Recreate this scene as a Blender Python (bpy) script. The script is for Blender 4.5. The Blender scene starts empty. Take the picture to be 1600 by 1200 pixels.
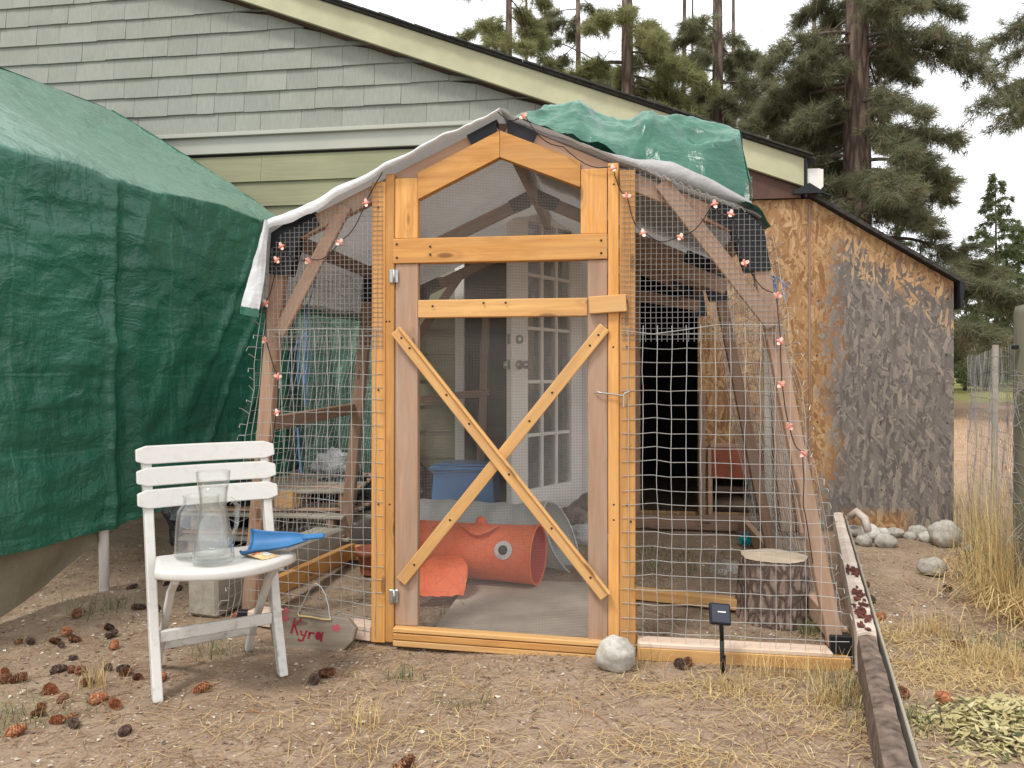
import bpy, bmesh, math, random
import numpy as np
from mathutils import Vector, Matrix, noise
random.seed(7); rng = np.random.default_rng(7)
sc = bpy.context.scene
COL = sc.collection
rad = math.radians

# ------------------------------------------------------------------ camera, sky, sun, exposure
cam_d = bpy.data.cameras.new('camera'); cam = bpy.data.objects.new('camera', cam_d); COL.objects.link(cam)
cam_d.sensor_width = 36; cam_d.lens = 27.0; cam_d.shift_y = -0.00625
cam_d.clip_start = 0.05; cam_d.clip_end = 2000
cam.location = (0.473, -3.07, 1.1); cam.rotation_euler = (rad(90), 0, rad(8))
sc.camera = cam
SUN_EL, SUN_AZ = rad(58), rad(215)          # azimuth clockwise from +Y
world = bpy.data.worlds.new('World'); sc.world = world; world.use_nodes = True
wn = world.node_tree; wn.nodes.clear()
w_out = wn.nodes.new('ShaderNodeOutputWorld'); w_bg = wn.nodes.new('ShaderNodeBackground')
w_sky = wn.nodes.new('ShaderNodeTexSky'); w_sky.sky_type = 'NISHITA'; w_sky.sun_disc = False
w_sky.sun_elevation = SUN_EL; w_sky.sun_rotation = SUN_AZ
w_tc = wn.nodes.new('ShaderNodeTexCoord'); w_n = wn.nodes.new('ShaderNodeTexNoise'); w_n.inputs['Scale'].default_value = 3.2
w_n.inputs['Detail'].default_value = 6; w_n.inputs['Roughness'].default_value = 0.55
w_r = wn.nodes.new('ShaderNodeValToRGB')
w_r.color_ramp.elements[0].position = 0.30; w_r.color_ramp.elements[0].color = (0.80, 0.82, 0.85, 1)
w_r.color_ramp.elements[1].position = 0.62; w_r.color_ramp.elements[1].color = (1.0, 1.0, 1.0, 1)
w_mul = wn.nodes.new('ShaderNodeVectorMath'); w_mul.operation = 'SCALE'; w_mul.inputs['Scale'].default_value = 10.5
w_mix = wn.nodes.new('ShaderNodeMix'); w_mix.data_type = 'RGBA'; w_mix.inputs['Factor'].default_value = 0.90
wn.links.new(w_tc.outputs['Generated'], w_n.inputs['Vector']); wn.links.new(w_n.outputs['Fac'], w_r.inputs['Fac'])
wn.links.new(w_r.outputs['Color'], w_mul.inputs[0]); wn.links.new(w_sky.outputs['Color'], w_mix.inputs['A'])
wn.links.new(w_mul.outputs['Vector'], w_mix.inputs['B']); wn.links.new(w_mix.outputs['Result'], w_bg.inputs['Color'])
w_bg.inputs['Strength'].default_value = 0.10
wn.links.new(w_bg.outputs['Background'], w_out.inputs['Surface'])
sun_d = bpy.data.lights.new('sun', 'SUN'); sun_d.energy = 1.5; sun_d.angle = rad(11); sun_d.color = (1.0, 0.96, 0.9)
sun = bpy.data.objects.new('sun', sun_d); COL.objects.link(sun)
sdir = Vector((math.sin(SUN_AZ)*math.cos(SUN_EL), math.cos(SUN_AZ)*math.cos(SUN_EL), math.sin(SUN_EL)))
sun.rotation_euler = sdir.to_track_quat('Z', 'Y').to_euler()
sc.cycles.max_bounces = 8; sc.cycles.diffuse_bounces = 4; sc.cycles.glossy_bounces = 3; sc.cycles.transmission_bounces = 4; sc.cycles.transparent_max_bounces = 12
sc.view_settings.view_transform = 'Standard'; sc.view_settings.look = 'None'
sc.view_settings.exposure = 0.80; sc.view_settings.gamma = 1.0; sc.view_settings.use_curve_mapping = False

# ------------------------------------------------------------------ material helpers
class NT:
    def __init__(s, name):
        s.m = bpy.data.materials.new(name); s.m.use_nodes = True
        s.t = s.m.node_tree; s.t.nodes.clear()
        s.out = s.t.nodes.new('ShaderNodeOutputMaterial'); s.b = s.t.nodes.new('ShaderNodeBsdfPrincipled')
        s.t.links.new(s.b.outputs[0], s.out.inputs[0])
    def n(s, typ, **kw):
        nd = s.t.nodes.new('ShaderNode' + typ)
        for k, v in kw.items():
            if k in nd.inputs: s.set(nd.inputs[k], v)
            else: setattr(nd, k, v)
        return nd
    def set(s, inp, v):
        if hasattr(v, 'is_output'): s.t.links.new(v, inp)
        elif isinstance(v, bpy.types.Node): s.t.links.new(v.outputs[0], inp)
        else:
            if isinstance(v, (tuple, list)) and len(v) == 3 and inp.type == 'RGBA': v = (*v, 1)
            inp.default_value = v
    def coord(s, scale=(1, 1, 1), rot=(0, 0, 0), rnd=False, kind='Object'):
        tc = s.n('TexCoord').outputs[kind]
        if rnd:
            oi = s.n('ObjectInfo').outputs['Random']
            mu = s.n('Math', operation='MULTIPLY'); s.set(mu.inputs[0], oi); mu.inputs[1].default_value = 37.0
            ad = s.n('VectorMath', operation='ADD'); s.set(ad.inputs[0], tc); s.set(ad.inputs[1], mu.outputs[0]); tc = ad.outputs[0]
        mp = s.n('Mapping', Vector=tc); mp.inputs['Scale'].default_value = scale; mp.inputs['Rotation'].default_value = rot
        return mp.outputs[0]
    def noise(s, vec, scale, detail=4, rough=.55, dist=0):
        return s.n('TexNoise', Vector=vec, Scale=scale, Detail=detail, Roughness=rough, Distortion=dist).outputs['Fac']
    def ramp(s, fac, stops):
        r = s.n('ValToRGB', Fac=fac); e = r.color_ramp.elements
        while len(e) < len(stops): e.new(.5)
        for el, (p, c) in zip(e, stops):
            el.position = p; el.color = (*c, 1) if not isinstance(c, (int, float)) else (c, c, c, 1)
        return r.outputs[0]
    def mix(s, fac, a, b, mode='MIX'):
        m = s.n('Mix', data_type='RGBA', blend_type=mode)
        s.set(m.inputs[0], fac); s.set(m.inputs[6], a); s.set(m.inputs[7], b); return m.outputs[2]
    def math(s, op, a, b=0.0, clamp=False):
        m = s.n('Math', operation=op, use_clamp=clamp); s.set(m.inputs[0], a); s.set(m.inputs[1], b); return m.outputs[0]
    def bump(s, h, strength=.3, dist=.01):
        b = s.n('Bump', Strength=strength, Distance=dist, Height=h); s.set(s.b.inputs['Normal'], b.outputs[0])
    def fin(s, color, rough=.7, spec=.3, metal=0):
        s.set(s.b.inputs['Base Color'], color); s.set(s.b.inputs['Roughness'], rough)
        s.set(s.b.inputs['Specular IOR Level'], spec); s.b.inputs['Metallic'].default_value = metal
        return s.m
def mul(c, k): return tuple(x*k for x in c)

def mat_plain(name, c, rough=.6, var=.25, scale=8, spec=.3, metal=0, bump=.15, bs=60, rnd=True):
    t = NT(name); v = t.coord(rnd=rnd)
    col = t.ramp(t.noise(v, scale, 6), [(.28, mul(c, 1-var)), (.72, mul(c, 1+var*.7))])
    t.bump(t.noise(v, bs, 3), bump, .004)
    return t.fin(col, rough, spec, metal)
def mat_wood(name, light, dark, rough=.65, knots=True, wear=0, wearc=(.3,.28,.25), hue=.12):
    """boards are built along local X"""
    t = NT(name); v = t.coord((1.2, 14, 14), rnd=True)
    g1 = t.noise(v, 2.2, 7, .62, .6); g2 = t.noise(t.coord((1.5, 70, 70), rnd=True), 2.5, 3, .6)
    f = t.math('ADD', t.math('MULTIPLY', g1, .75), t.math('MULTIPLY', g2, .25))
    col = t.ramp(f, [(.30, dark), (.52, tuple((a+b)/2 for a, b in zip(light, dark))), (.70, light)])
    if knots:
        vo = t.n('TexVoronoi', Vector=t.coord((2.2, 7, 7), rnd=True), Scale=1.6, feature='F1').outputs['Distance']
        k = t.ramp(vo, [(.10, 1.0), (.17, .0)]); col = t.mix(t.math('MULTIPLY', k, .8), col, mul(dark, .35))
        ring = t.ramp(vo, [(.16, 0.0), (.22, .45), (.32, 0.0)]); col = t.mix(ring, col, mul(dark, .85))
    if wear:
        w = t.ramp(t.noise(t.coord((1.5, 5, 5), rnd=True), 2.3, 5), [(.42, 0.0), (.66, 1.0)])
        col = t.mix(t.math('MULTIPLY', w, wear), col, wearc)
    oi = t.n('ObjectInfo').outputs['Random']
    hs = t.n('HueSaturation', Color=col); t.set(hs.inputs['Value'], t.math('ADD', t.math('MULTIPLY', oi, hue*2), 1-hue))
    t.bump(f, .35, .004)
    return t.fin(hs.outputs[0], rough, .25)

M = {}
M['pine'] = mat_wood('pine_new', (.70, .37, .115), (.42, .185, .05), wear=.3, wearc=(.50, .31, .15), hue=.22)
M['pine_pale'] = mat_wood('pine_pale', (.72, .435, .17), (.48, .245, .085), wear=.2, wearc=(.56, .42, .26))
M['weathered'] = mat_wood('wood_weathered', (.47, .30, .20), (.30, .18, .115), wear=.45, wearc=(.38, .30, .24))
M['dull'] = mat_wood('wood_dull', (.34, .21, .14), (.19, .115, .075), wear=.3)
M['white_top'] = mat_wood('wood_pale_sill', (.68, .54, .44), (.52, .38, .28), knots=False)
M['grey_timber'] = mat_wood('timber_grey', (.40, .36, .29), (.20, .175, .135), wear=.5, wearc=(.33, .32, .28))
M['sign_wood'] = mat_wood('sign_wood', (.29, .235, .175), (.15, .115, .08), wear=.4, wearc=(.25, .22, .18), hue=.02)
M['black_plastic'] = mat_plain('black_plastic', (.012, .013, .016), .45, .2)
M['wire'] = mat_plain('galvanised_wire', (.48, .48, .46), .45, .2, metal=.55, bump=0)
M['fine_wire'] = mat_plain('fine_galvanised_wire', (.30, .29, .28), .5, .2, metal=.35, bump=0)
M['screen'] = mat_plain('screen_wire', (.22, .195, .175), .7, .15, bump=0)
M['steel'] = mat_plain('steel', (.45, .45, .44), .35, .2, metal=.9)
M['screw'] = mat_plain('screw_dark', (.03, .022, .018), .6, .2)
M['cable'] = mat_plain('dark_cable', (.03, .022, .02), .6, .2)
M['bulb_body'] = mat_plain('bulb_red', (.70, .24, .17), .35, .2, spec=.5)
M['bulb_wing'] = mat_plain('bulb_pink', (.85, .55, .48), .3, .15, spec=.5)
M['white_paint'] = mat_plain('white_plastic', (.80, .78, .74), .45, .05, scale=5, bump=.05, bs=120)
def m_chair():
    t = NT('chair_white'); v = t.coord()
    d = t.ramp(t.noise(v, 26, 6, .7), [(.52, 0.0), (.72, 1.0)])
    z = t.n('SeparateXYZ', Vector=t.n('NewGeometry').outputs['Position']).outputs['Z']
    low = t.ramp(z, [(.02, .85), (.45, .22)])
    col = t.mix(t.math('MULTIPLY', d, low), (.575, .56, .525), (.27, .24, .20))
    t.bump(t.noise(v, 160, 3), .06, .003)
    return t.fin(col, .42, .4)
M['chair'] = m_chair()
M['trim'] = mat_plain('trim_paint', (.40, .405, .35), .6, .08, scale=3)
M['fascia'] = mat_plain('fascia_paint', (.44, .425, .275), .6, .16, scale=4, bump=.25)
M['door_paint'] = mat_plain('door_paint', (.80, .77, .72), .5, .06, scale=4)
M['soffit'] = mat_plain('soffit_brown', (.10, .052, .04), .75, .3)
M['gutter'] = mat_plain('gutter_white', (.74, .71, .66), .4, .1)
def m_siding(name, c, grain):
    t = NT(name); v = t.coord(grain, rnd=True)
    f = t.noise(v, 3, 5, .6)
    col = t.ramp(f, [(.3, mul(c, .88)), (.7, mul(c, 1.08))])
    st = t.ramp(t.noise(t.coord((1, 1, 1), rnd=True), 1.7, 5), [(.35, .90), (.7, 1.05)])
    col = t.mix(1.0, col, st, 'MULTIPLY')
    oi = t.n('ObjectInfo').outputs['Random']
    hs = t.n('HueSaturation', Color=col); t.set(hs.inputs['Value'], t.math('ADD', t.math('MULTIPLY', oi, .09), .955))
    t.bump(f, .18, .004)
    return t.fin(hs.outputs[0], .7, .2)
M['lap'] = m_siding('lap_siding_olive', (.27, .268, .165), (1, 12, 30))
M['shake'] = m_siding('shingle_siding_grey', (.268, .278, .240), (40, 40, 3))
def m_tarp(name, c, rough=.36, fold=1.0, trans=0.0, grid=.0, top_sheen=None, tint=None):
    t = NT(name); v = t.coord()
    n1 = t.noise(v, 1.9, 7, .62, .3)
    n2 = t.noise(t.coord((1.5, 1.5, .45), (.15, .35, 0)), 5, 5, .55, .5)          # long slack folds
    n3 = t.noise(t.coord((1.0, .8, 1.5), (.2, 0, .4)), 15, 5, .6, 1.2)           # crumple
    col = t.ramp(n1, [(.25, mul(c, .66)), (.55, c), (.82, tuple(min(1, x*1.3+.008) for x in c))])
    rub = t.ramp(n3, [(.58, 0.0), (.80, 1.0)])
    col = t.mix(t.math('MULTIPLY', rub, .30), col, tuple(x*1.25+.05 for x in c))
    h = t.math('ADD', t.math('MULTIPLY', n2, 1.3), t.math('MULTIPLY', n3, .24))
    rid = t.math('SUBTRACT', 1.0, t.math('MULTIPLY', t.math('ABSOLUTE', t.math('SUBTRACT', t.noise(t.coord((1, .8, 1.7), (.25, .1, 0)), 7, 3, .5, .6), .5)), 5.0), True)
    h = t.math('ADD', h, t.math('MULTIPLY', rid, .16))
    if grid:      # packing creases: a rectangular fold grid
        p = t.n('SeparateXYZ', Vector=v); wob = t.math('MULTIPLY', t.math('SUBTRACT', t.noise(v, 3, 3), .5), .05); cr = None
        for ax, size in (('Z', .37), ('Y', .46)):
            pp_ = t.math('PINGPONG', t.math('ADD', p.outputs[ax], wob), size/2)
            ln = t.math('MULTIPLY', t.ramp(pp_, [(.0, 1.0), (.011, 0.0)]), t.ramp(t.noise(v, 2.3, 3), [(.40, 0.0), (.56, 1.0)])); cr = ln if cr is None else t.math('MAXIMUM', cr, ln)
        h = t.math('ADD', h, t.math('MULTIPLY', cr, grid)); col = t.mix(t.math('MULTIPLY', cr, .22), col, tuple(x*1.6+.06 for x in c))
    if top_sheen:      # sky sheen painted as lighter colour on the faces that look up
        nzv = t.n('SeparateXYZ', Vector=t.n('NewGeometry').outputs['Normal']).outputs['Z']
        col = t.mix(t.math('MULTIPLY', t.ramp(t.math('ADD', nzv, t.math('MULTIPLY', n1, .25)), [(.62, 0.0), (.95, 1.0)]), .62), col, top_sheen)
    t.bump(h, .7*fold, .045)
    t.fin(col, rough, .5)
    if trans:
        tr = t.n('BsdfTranslucent', Color=t.mix(.5, col, tint or c)); mx = t.n('MixShader'); mx.inputs[0].default_value = trans
        t.t.links.new(t.b.outputs[0], mx.inputs[1]); t.t.links.new(tr.outputs[0], mx.inputs[2]); t.t.links.new(mx.outputs[0], t.out.inputs[0])
    return t.m
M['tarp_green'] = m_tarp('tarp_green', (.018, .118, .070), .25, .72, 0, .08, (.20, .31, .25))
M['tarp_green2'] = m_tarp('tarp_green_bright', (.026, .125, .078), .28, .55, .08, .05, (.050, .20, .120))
M['tarp_inner'] = m_tarp('tarp_green_faded', (.17, .31, .24), .28, 1.3, .35)
M['tarp_grey'] = m_tarp('tarp_silver', (.44, .43, .42), .45, .5, .24, .0, None, (.50, .46, .41))
M['tarp_lit'] = m_tarp('tarp_silver_lit', (.60, .61, .62), .45, .35)  # lighter copy of the silver: skylight on rim and flap painted in
M['tarp_beige'] = m_tarp('tarp_beige', (.24, .205, .135), .7, .4)
M['bag_black'] = m_tarp('black_bag', (.012, .014, .016), .3, 1.2)
M['bag_white'] = m_tarp('white_bag', (.72, .72, .72), .4, 1, .2)
def m_osb(name, weather):
    t = NT(name); v = t.coord()
    warp = t.n('TexNoise', Vector=v, Scale=16.0, Detail=4, Roughness=.65).outputs['Color']
    vv = t.mix(.018, v, warp)
    cols = None; hh = None
    for i, (ang, sx, sz) in enumerate([(.12, 44, 10), (-.40, 50, 12), (.62, 46, 11), (-1.0, 46, 13), (1.25, 50, 13), (.35, 60, 12), (-.65, 62, 13), (.05, 54, 11)]):
        mp = t.n('Mapping', Vector=vv, vector_type='TEXTURE'); mp.inputs['Rotation'].default_value = (0, ang, 0); mp.inputs['Scale'].default_value = (1/sx, 1, 1/sz)
        mp.inputs['Location'].default_value = (i*.137, i*.37, i*.251)
        vo = t.n('TexVoronoi', Vector=mp.outputs[0], Scale=1.0, feature='F1', voronoi_dimensions='3D')
        s = t.n('SeparateColor', Color=vo.outputs['Color'])
        if cols is None: cols = s.outputs[0]; hh = s.outputs[1]
        else:
            msk = t.ramp(s.outputs[2], [(.62, 0.0), (.66, 1.0)])
            cols = t.mix(msk, cols, s.outputs[0]); hh = t.mix(msk, hh, s.outputs[1])
    gr = t.noise(t.coord((60, 1, 26), (0, .2, 0)), 2.0, 5, .65)
    f = t.math('ADD', t.math('MULTIPLY', cols, .55), t.math('MULTIPLY', gr, .45))
    yel = t.ramp(f, [(.15, (.185, .088, .038)), (.36, (.275, .145, .065)), (.60, (.365, .215, .10)), (.85, (.50, .335, .185))])
    gry = t.ramp(f, [(.15, (.082, .070, .062)), (.38, (.135, .116, .103)), (.62, (.19, .163, .142)), (.85, (.31, .26, .20))])
    if weather:
        # sun- and rain-greyed area: right of the eave drip line, below the lean-to roof
        p = t.n('SeparateXYZ', Vector=v)
        nz = t.noise(v, 2.2, 7, .66)
        edge = t.math('ADD', t.math('ADD', p.outputs['X'], t.math('MULTIPLY', t.math('SUBTRACT', nz, .5), .5)), t.math('MULTIPLY', t.math('SUBTRACT', cols, .5), .16))
        a = t.ramp(t.math('SUBTRACT', edge, 1.40), [(.43, 0.0), (.49, 1.0)])
        top = t.math('ADD', p.outputs['Z'], t.math('MULTIPLY', p.outputs['X'], .60))
        top = t.math('ADD', top, t.math('ADD', t.math('MULTIPLY', t.math('SUBTRACT', nz, .5), .7), t.math('MULTIPLY', t.math('SUBTRACT', cols, .5), .3)))
        b = t.ramp(t.math('SUBTRACT', top, 2.74), [(.34, 1.0), (.46, 0.0)])
        lowx = t.ramp(t.math('ADD', t.math('SUBTRACT', p.outputs['X'], 1.55), t.math('MULTIPLY', t.math('SUBTRACT', .75, p.outputs['Z']), .6)), [(.08, 0.0), (.2, 1.0)])
        w = t.math('MULTIPLY', t.math('MAXIMUM', a, 0.0), b)
        d2 = t.ramp(p.outputs['Z'], [(.16, 0.0), (.24, 1.0)])
        patch = t.ramp(t.math('ABSOLUTE', t.math('SUBTRACT', p.outputs['X'], 2.18)), [(.12, 0.0), (.26, 1.0)])
        w = t.math('MULTIPLY', w, t.math('MAXIMUM', d2, patch))
        col = t.mix(w, yel, gry)
    else:
        col = t.mix(.25, yel, (.20, .13, .09))
    t.bump(t.math('ADD', hh, t.math('MULTIPLY', gr, .4)), .5, .006)
    return t.fin(col, .75, .25)
M['osb'] = m_osb('osb_weathered', True)
M['flap'] = mat_plain('flap_redbrown', (.24, .065, .03), .6, .25)
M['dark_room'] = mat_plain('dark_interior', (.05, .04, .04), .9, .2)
M['room'] = mat_plain('room_grey', (.22, .23, .22), .9, .15)
M['roofing'] = mat_plain('roof_shingle_dark', (.045, .042, .038), .9, .5, scale=30, bump=.6, bs=90)
def m_bark(name, a, b, sc_=(14, 14, 3.0), depth=.03):
    t = NT(name); v = t.coord(sc_)
    w = t.mix(.35, v, t.n('TexNoise', Vector=v, Scale=1.8, Detail=5, Roughness=.65).outputs['Color'])
    vo = t.n('TexVoronoi', Vector=w, Scale=1.0, feature='DISTANCE_TO_EDGE').outputs['Distance']
    cr = t.ramp(vo, [(.02, 0.0), (.22, 1.0)])
    n = t.noise(v, 2.0, 6, .65)
    col = t.mix(cr, mul(a, .55), t.ramp(n, [(.3, a), (.7, b)]))
    t.bump(t.math('ADD', t.math('MULTIPLY', cr, .8), t.math('MULTIPLY', n, .4)), .9, depth)
    return t.fin(col, .9, .15)
M['bark'] = m_bark('bark_pine', (.14, .102, .080), (.23, .172, .138), (11, 11, 1.7))
M['stump_bark'] = m_bark('bark_stump', (.19, .135, .108), (.34, .25, .205), (40, 40, 17), .012)
M['cut_wood'] = mat_plain('cut_wood', (.50, .40, .29), .8, .25, scale=9)
M['branch'] = mat_plain('dead_branch', (.12, .095, .075), .9, .3)
def m_island(name, stops, rough=.7, trans=0.0, spec=.2):
    t = NT(name); r = t.n('NewGeometry').outputs['Random Per Island']
    col = t.ramp(r, stops)
    t.fin(col, rough, spec)
    if trans:
        tr = t.n('BsdfTranslucent', Color=col); mx = t.n('MixShader'); mx.inputs[0].default_value = trans
        t.t.links.new(t.b.outputs[0], mx.inputs[1]); t.t.links.new(tr.outputs[0], mx.inputs[2]); t.t.links.new(mx.outputs[0], t.out.inputs[0])
    return t.m
M['needle_a'] = m_island('pine_needles', [(0, (.11, .125, .065)), (.5, (.185, .195, .11)), (.85, (.27, .27, .17)), (1, (.36, .26, .15))], .5, .55)
M['needle_b'] = m_island('pine_needles_yellow', [(0, (.15, .165, .065)), (.5, (.25, .255, .11)), (1, (.36, .34, .17))], .5, .5)
M['needle_fir'] = m_island('fir_needles', [(0, (.075, .11, .045)), (.6, (.14, .175, .08)), (1, (.23, .24, .12))], .6, .4)
M['hedge'] = m_island('hedge_leaves', [(0, (.035, .065, .025)), (.6, (.085, .13, .045)), (1, (.17, .21, .09))], .5, .25)
M['straw'] = m_island('straw', [(0, (.34, .23, .10)), (.4, (.53, .39, .17)), (.8, (.66, .52, .26)), (1, (.42, .23, .10))], .7, .15)
M['litter'] = m_island('dead_needle_litter', [(0, (.14, .085, .05)), (.35, (.29, .185, .11)), (.75, (.44, .31, .19)), (1, (.26, .12, .06))], .8)
M['chips'] = m_island('ground_chips', [(0, (.08, .06, .05)), (.35, (.22, .15, .11)), (.65, (.38, .30, .23)), (.9, (.50, .43, .35)), (1, (.68, .64, .57))], .8)
M['weed'] = m_island('green_weed', [(0, (.10, .12, .045)), (.6, (.17, .19, .08)), (1, (.30, .29, .15))], .7, .2)
M['leafpile'] = m_island('fallen_leaves', [(0, (.06, .07, .03)), (.08, (.19, .19, .09)), (.14, (.40, .34, .16)), (.7, (.50, .44, .22)), (1, (.60, .53, .31))], .65, .2)
M['cone'] = m_island('pine_cone_brown', [(0, (.10, .045, .025)), (.5, (.20, .085, .045)), (1, (.32, .165, .09))], .7)
M['cone_red'] = m_island('pine_cone_red', [(0, (.26, .095, .045)), (.5, (.40, .16, .075)), (1, (.50, .24, .13))], .7)
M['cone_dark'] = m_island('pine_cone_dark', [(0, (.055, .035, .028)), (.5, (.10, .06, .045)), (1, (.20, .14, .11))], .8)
def m_stone():
    t = NT('stone'); v = t.coord(rnd=True)
    a = t.noise(v, 6, 8, .65); b = t.noise(v, 45, 4, .7)
    col = t.ramp(t.math('ADD', t.math('MULTIPLY', a, .6), t.math('MULTIPLY', b, .4)), [(.32, (.20, .18, .145)), (.5, (.37, .345, .30)), (.66, (.56, .54, .49))])
    t.bump(t.math('ADD', a, t.math('MULTIPLY', b, .25)), .4, .01)
    return t.fin(col, .85, .2)
M['stone'] = m_stone()
def m_ground():
    t = NT('dirt'); v = t.coord()
    n1 = t.noise(v, 1.1, 6, .6); n2 = t.noise(v, 9, 7, .7); n3 = t.noise(v, 70, 5, .7)
    c = t.ramp(n2, [(.25, (.165, .115, .078)), (.5, (.26, .188, .130)), (.75, (.345, .262, .186))])
    c = t.mix(t.ramp(n1, [(.42, 0.0), (.68, .8)]), c, (.34, .255, .18))
    c = t.mix(t.ramp(n3, [(.55, 0.0), (.8, .75)]), c, (.40, .32, .25))
    c = t.mix(t.ramp(n3, [(.2, .8), (.42, .0)]), c, (.08, .055, .042))
    vo = t.n('TexVoronoi', Vector=v, Scale=55.0, feature='F1'); s = t.n('SeparateColor', Color=vo.outputs['Color']).outputs[0]
    peb = t.math('MULTIPLY', t.ramp(vo.outputs['Distance'], [(.25, 1.0), (.36, 0.0)]), t.ramp(s, [(.86, 0.0), (.9, 1.0)]))
    c = t.mix(peb, c, (.48, .43, .37))
    p = t.n('SeparateXYZ', Vector=v)
    yy = t.math('ADD', p.outputs['Y'], t.math('MULTIPLY', t.math('SUBTRACT', n1, .5), 4))
    far = t.ramp(t.math('DIVIDE', yy, 40), [(.10, 0.0), (.16, 1.0)])
    tan = t.ramp(n2, [(.3, (.30, .185, .125)), (.7, (.44, .31, .21))])
    c = t.mix(far, c, tan)
    lawn = t.ramp(t.math('DIVIDE', yy, 40), [(.345, 0.0), (.40, 1.0)])
    c = t.mix(lawn, c, t.ramp(n2, [(.3, (.25, .255, .085)), (.7, (.40, .36, .15))]))
    h = t.math('ADD', t.math('MULTIPLY', n2, .5), t.math('MULTIPLY', n3, .35))
    t.bump(t.math('ADD', h, t.math('MULTIPLY', peb, .3)), .7, .02)
    return t.fin(c, .95, .1)
M['ground'] = m_ground()
M['slab'] = mat_plain('plywood_grey', (.46, .39, .315), .85, .25, scale=5, bump=.3, bs=40)
def m_fish():
    t = NT('fish_fabric'); v = t.coord((1, 1, 1))
    vo = t.n('TexVoronoi', Vector=t.coord((15, 15, 15)), Scale=1.0, feature='DISTANCE_TO_EDGE').outputs['Distance']
    ln = t.ramp(vo, [(.015, 1.0), (.05, 0.0)])
    c = t.ramp(t.noise(v, 5, 4), [(.3, (.76, .125, .04)), (.7, (.86, .18, .06))])
    c = t.mix(t.math('MULTIPLY', ln, .3), c, (.45, .06, .03))
    t.bump(t.noise(v, 22, 4, .6, .4), .5, .012)
    return t.fin(c, .55, .3)
M['fish'] = m_fish()
M['fish_in'] = mat_plain('fish_lining', (.62, .06, .05), .6, .2)
M['tunnel'] = m_tarp('tunnel_fabric', (.58, .61, .59), .5, .4, .3)
M['blue'] = mat_plain('blue_plastic', (.04, .155, .34), .4, .12, scale=4, bump=.03)
M['blue_bin'] = mat_plain('blue_bin_plastic', (.05, .22, .50), .4, .15, scale=4, bump=.05)
M['blue_rope'] = mat_plain('blue_rope', (.16, .27, .50), .6, .25)
M['eye_black'] = mat_plain('eye_black', (.02, .02, .022), .4, .1)
M['terracotta'] = mat_plain('terracotta', (.30, .10, .055), .75, .2)
M['teal'] = mat_plain('teal_plastic', (.02, .38, .42), .4, .2)
M['mint'] = mat_plain('mint_plastic', (.20, .42, .34), .5, .25)
M['fur'] = mat_plain('mottled_fur', (.22, .18, .15), .9, .75, scale=14, bump=.9, bs=110)
M['red_paint'] = mat_plain('red_paint', (.24, .014, .024), .7, .2, bump=.1)
M['pink_paint'] = mat_plain('pink_paint', (.38, .085, .10), .7, .2, bump=.1)
M['packet'] = mat_plain('packet_paper', (.62, .44, .22), .5, .3, scale=30)
M['packet_red'] = mat_plain('packet_red', (.55, .10, .05), .5, .2)
M['solar'] = mat_plain('solar_cell', (.015, .02, .035), .12, .3, spec=.6, bump=0)
M['post_green'] = mat_wood('post_green_wood', (.16, .155, .105), (.075, .075, .05), knots=False, wear=.4, wearc=(.17, .15, .12))
M['log_pale'] = mat_wood('log_pale', (.58, .50, .42), (.36, .28, .215), knots=False, wear=.7, wearc=(.60, .54, .48))
M['log_dark'] = mat_plain('log_dark_wood', (.15, .108, .083), .9, .75, scale=24, bump=1.0, bs=55)
M['rust_bark'] = mat_plain('bark_scab', (.12, .04, .03), .9, .4)
def m_glass(name, tint=(1, 1, 1), base=.05, haze=.12):
    t = NT(name)
    fr = t.n('LayerWeight'); fr.inputs['Blend'].default_value = .35
    f = t.math('ADD', t.math('MULTIPLY', t.math('POWER', fr.outputs['Facing'], 2.0), .6), base, True)
    tr = t.n('BsdfTransparent', Color=t.ramp(fr.outputs['Facing'], [(.25, tint), (.75, mul(tint, .78)), (.97, mul(tint, .40))])); gl = t.n('BsdfGlossy', Color=(1, 1, 1, 1), Roughness=.03)
    df = t.n('BsdfDiffuse', Color=(.85, .86, .84, 1))
    m1 = t.n('MixShader', Fac=f); t.t.links.new(tr.outputs[0], m1.inputs[1]); t.t.links.new(gl.outputs[0], m1.inputs[2])
    hz = t.ramp(t.noise(t.coord(), 25, 6, .7), [(.35, haze*.3), (.75, haze)])
    m2 = t.n('MixShader', Fac=hz); t.t.links.new(m1.outputs[0], m2.inputs[1]); t.t.links.new(df.outputs[0], m2.inputs[2])
    t.t.links.new(m2.outputs[0], t.out.inputs[0]); return t.m
M['glass'] = m_glass('clear_glass', (.95, .96, .955), .06, .10)
M['glass_clean'] = m_glass('clean_glass', (.95, .96, .955), .02, .06)
M['pane'] = m_glass('window_pane', (.55, .58, .58), .12, .25)

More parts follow.
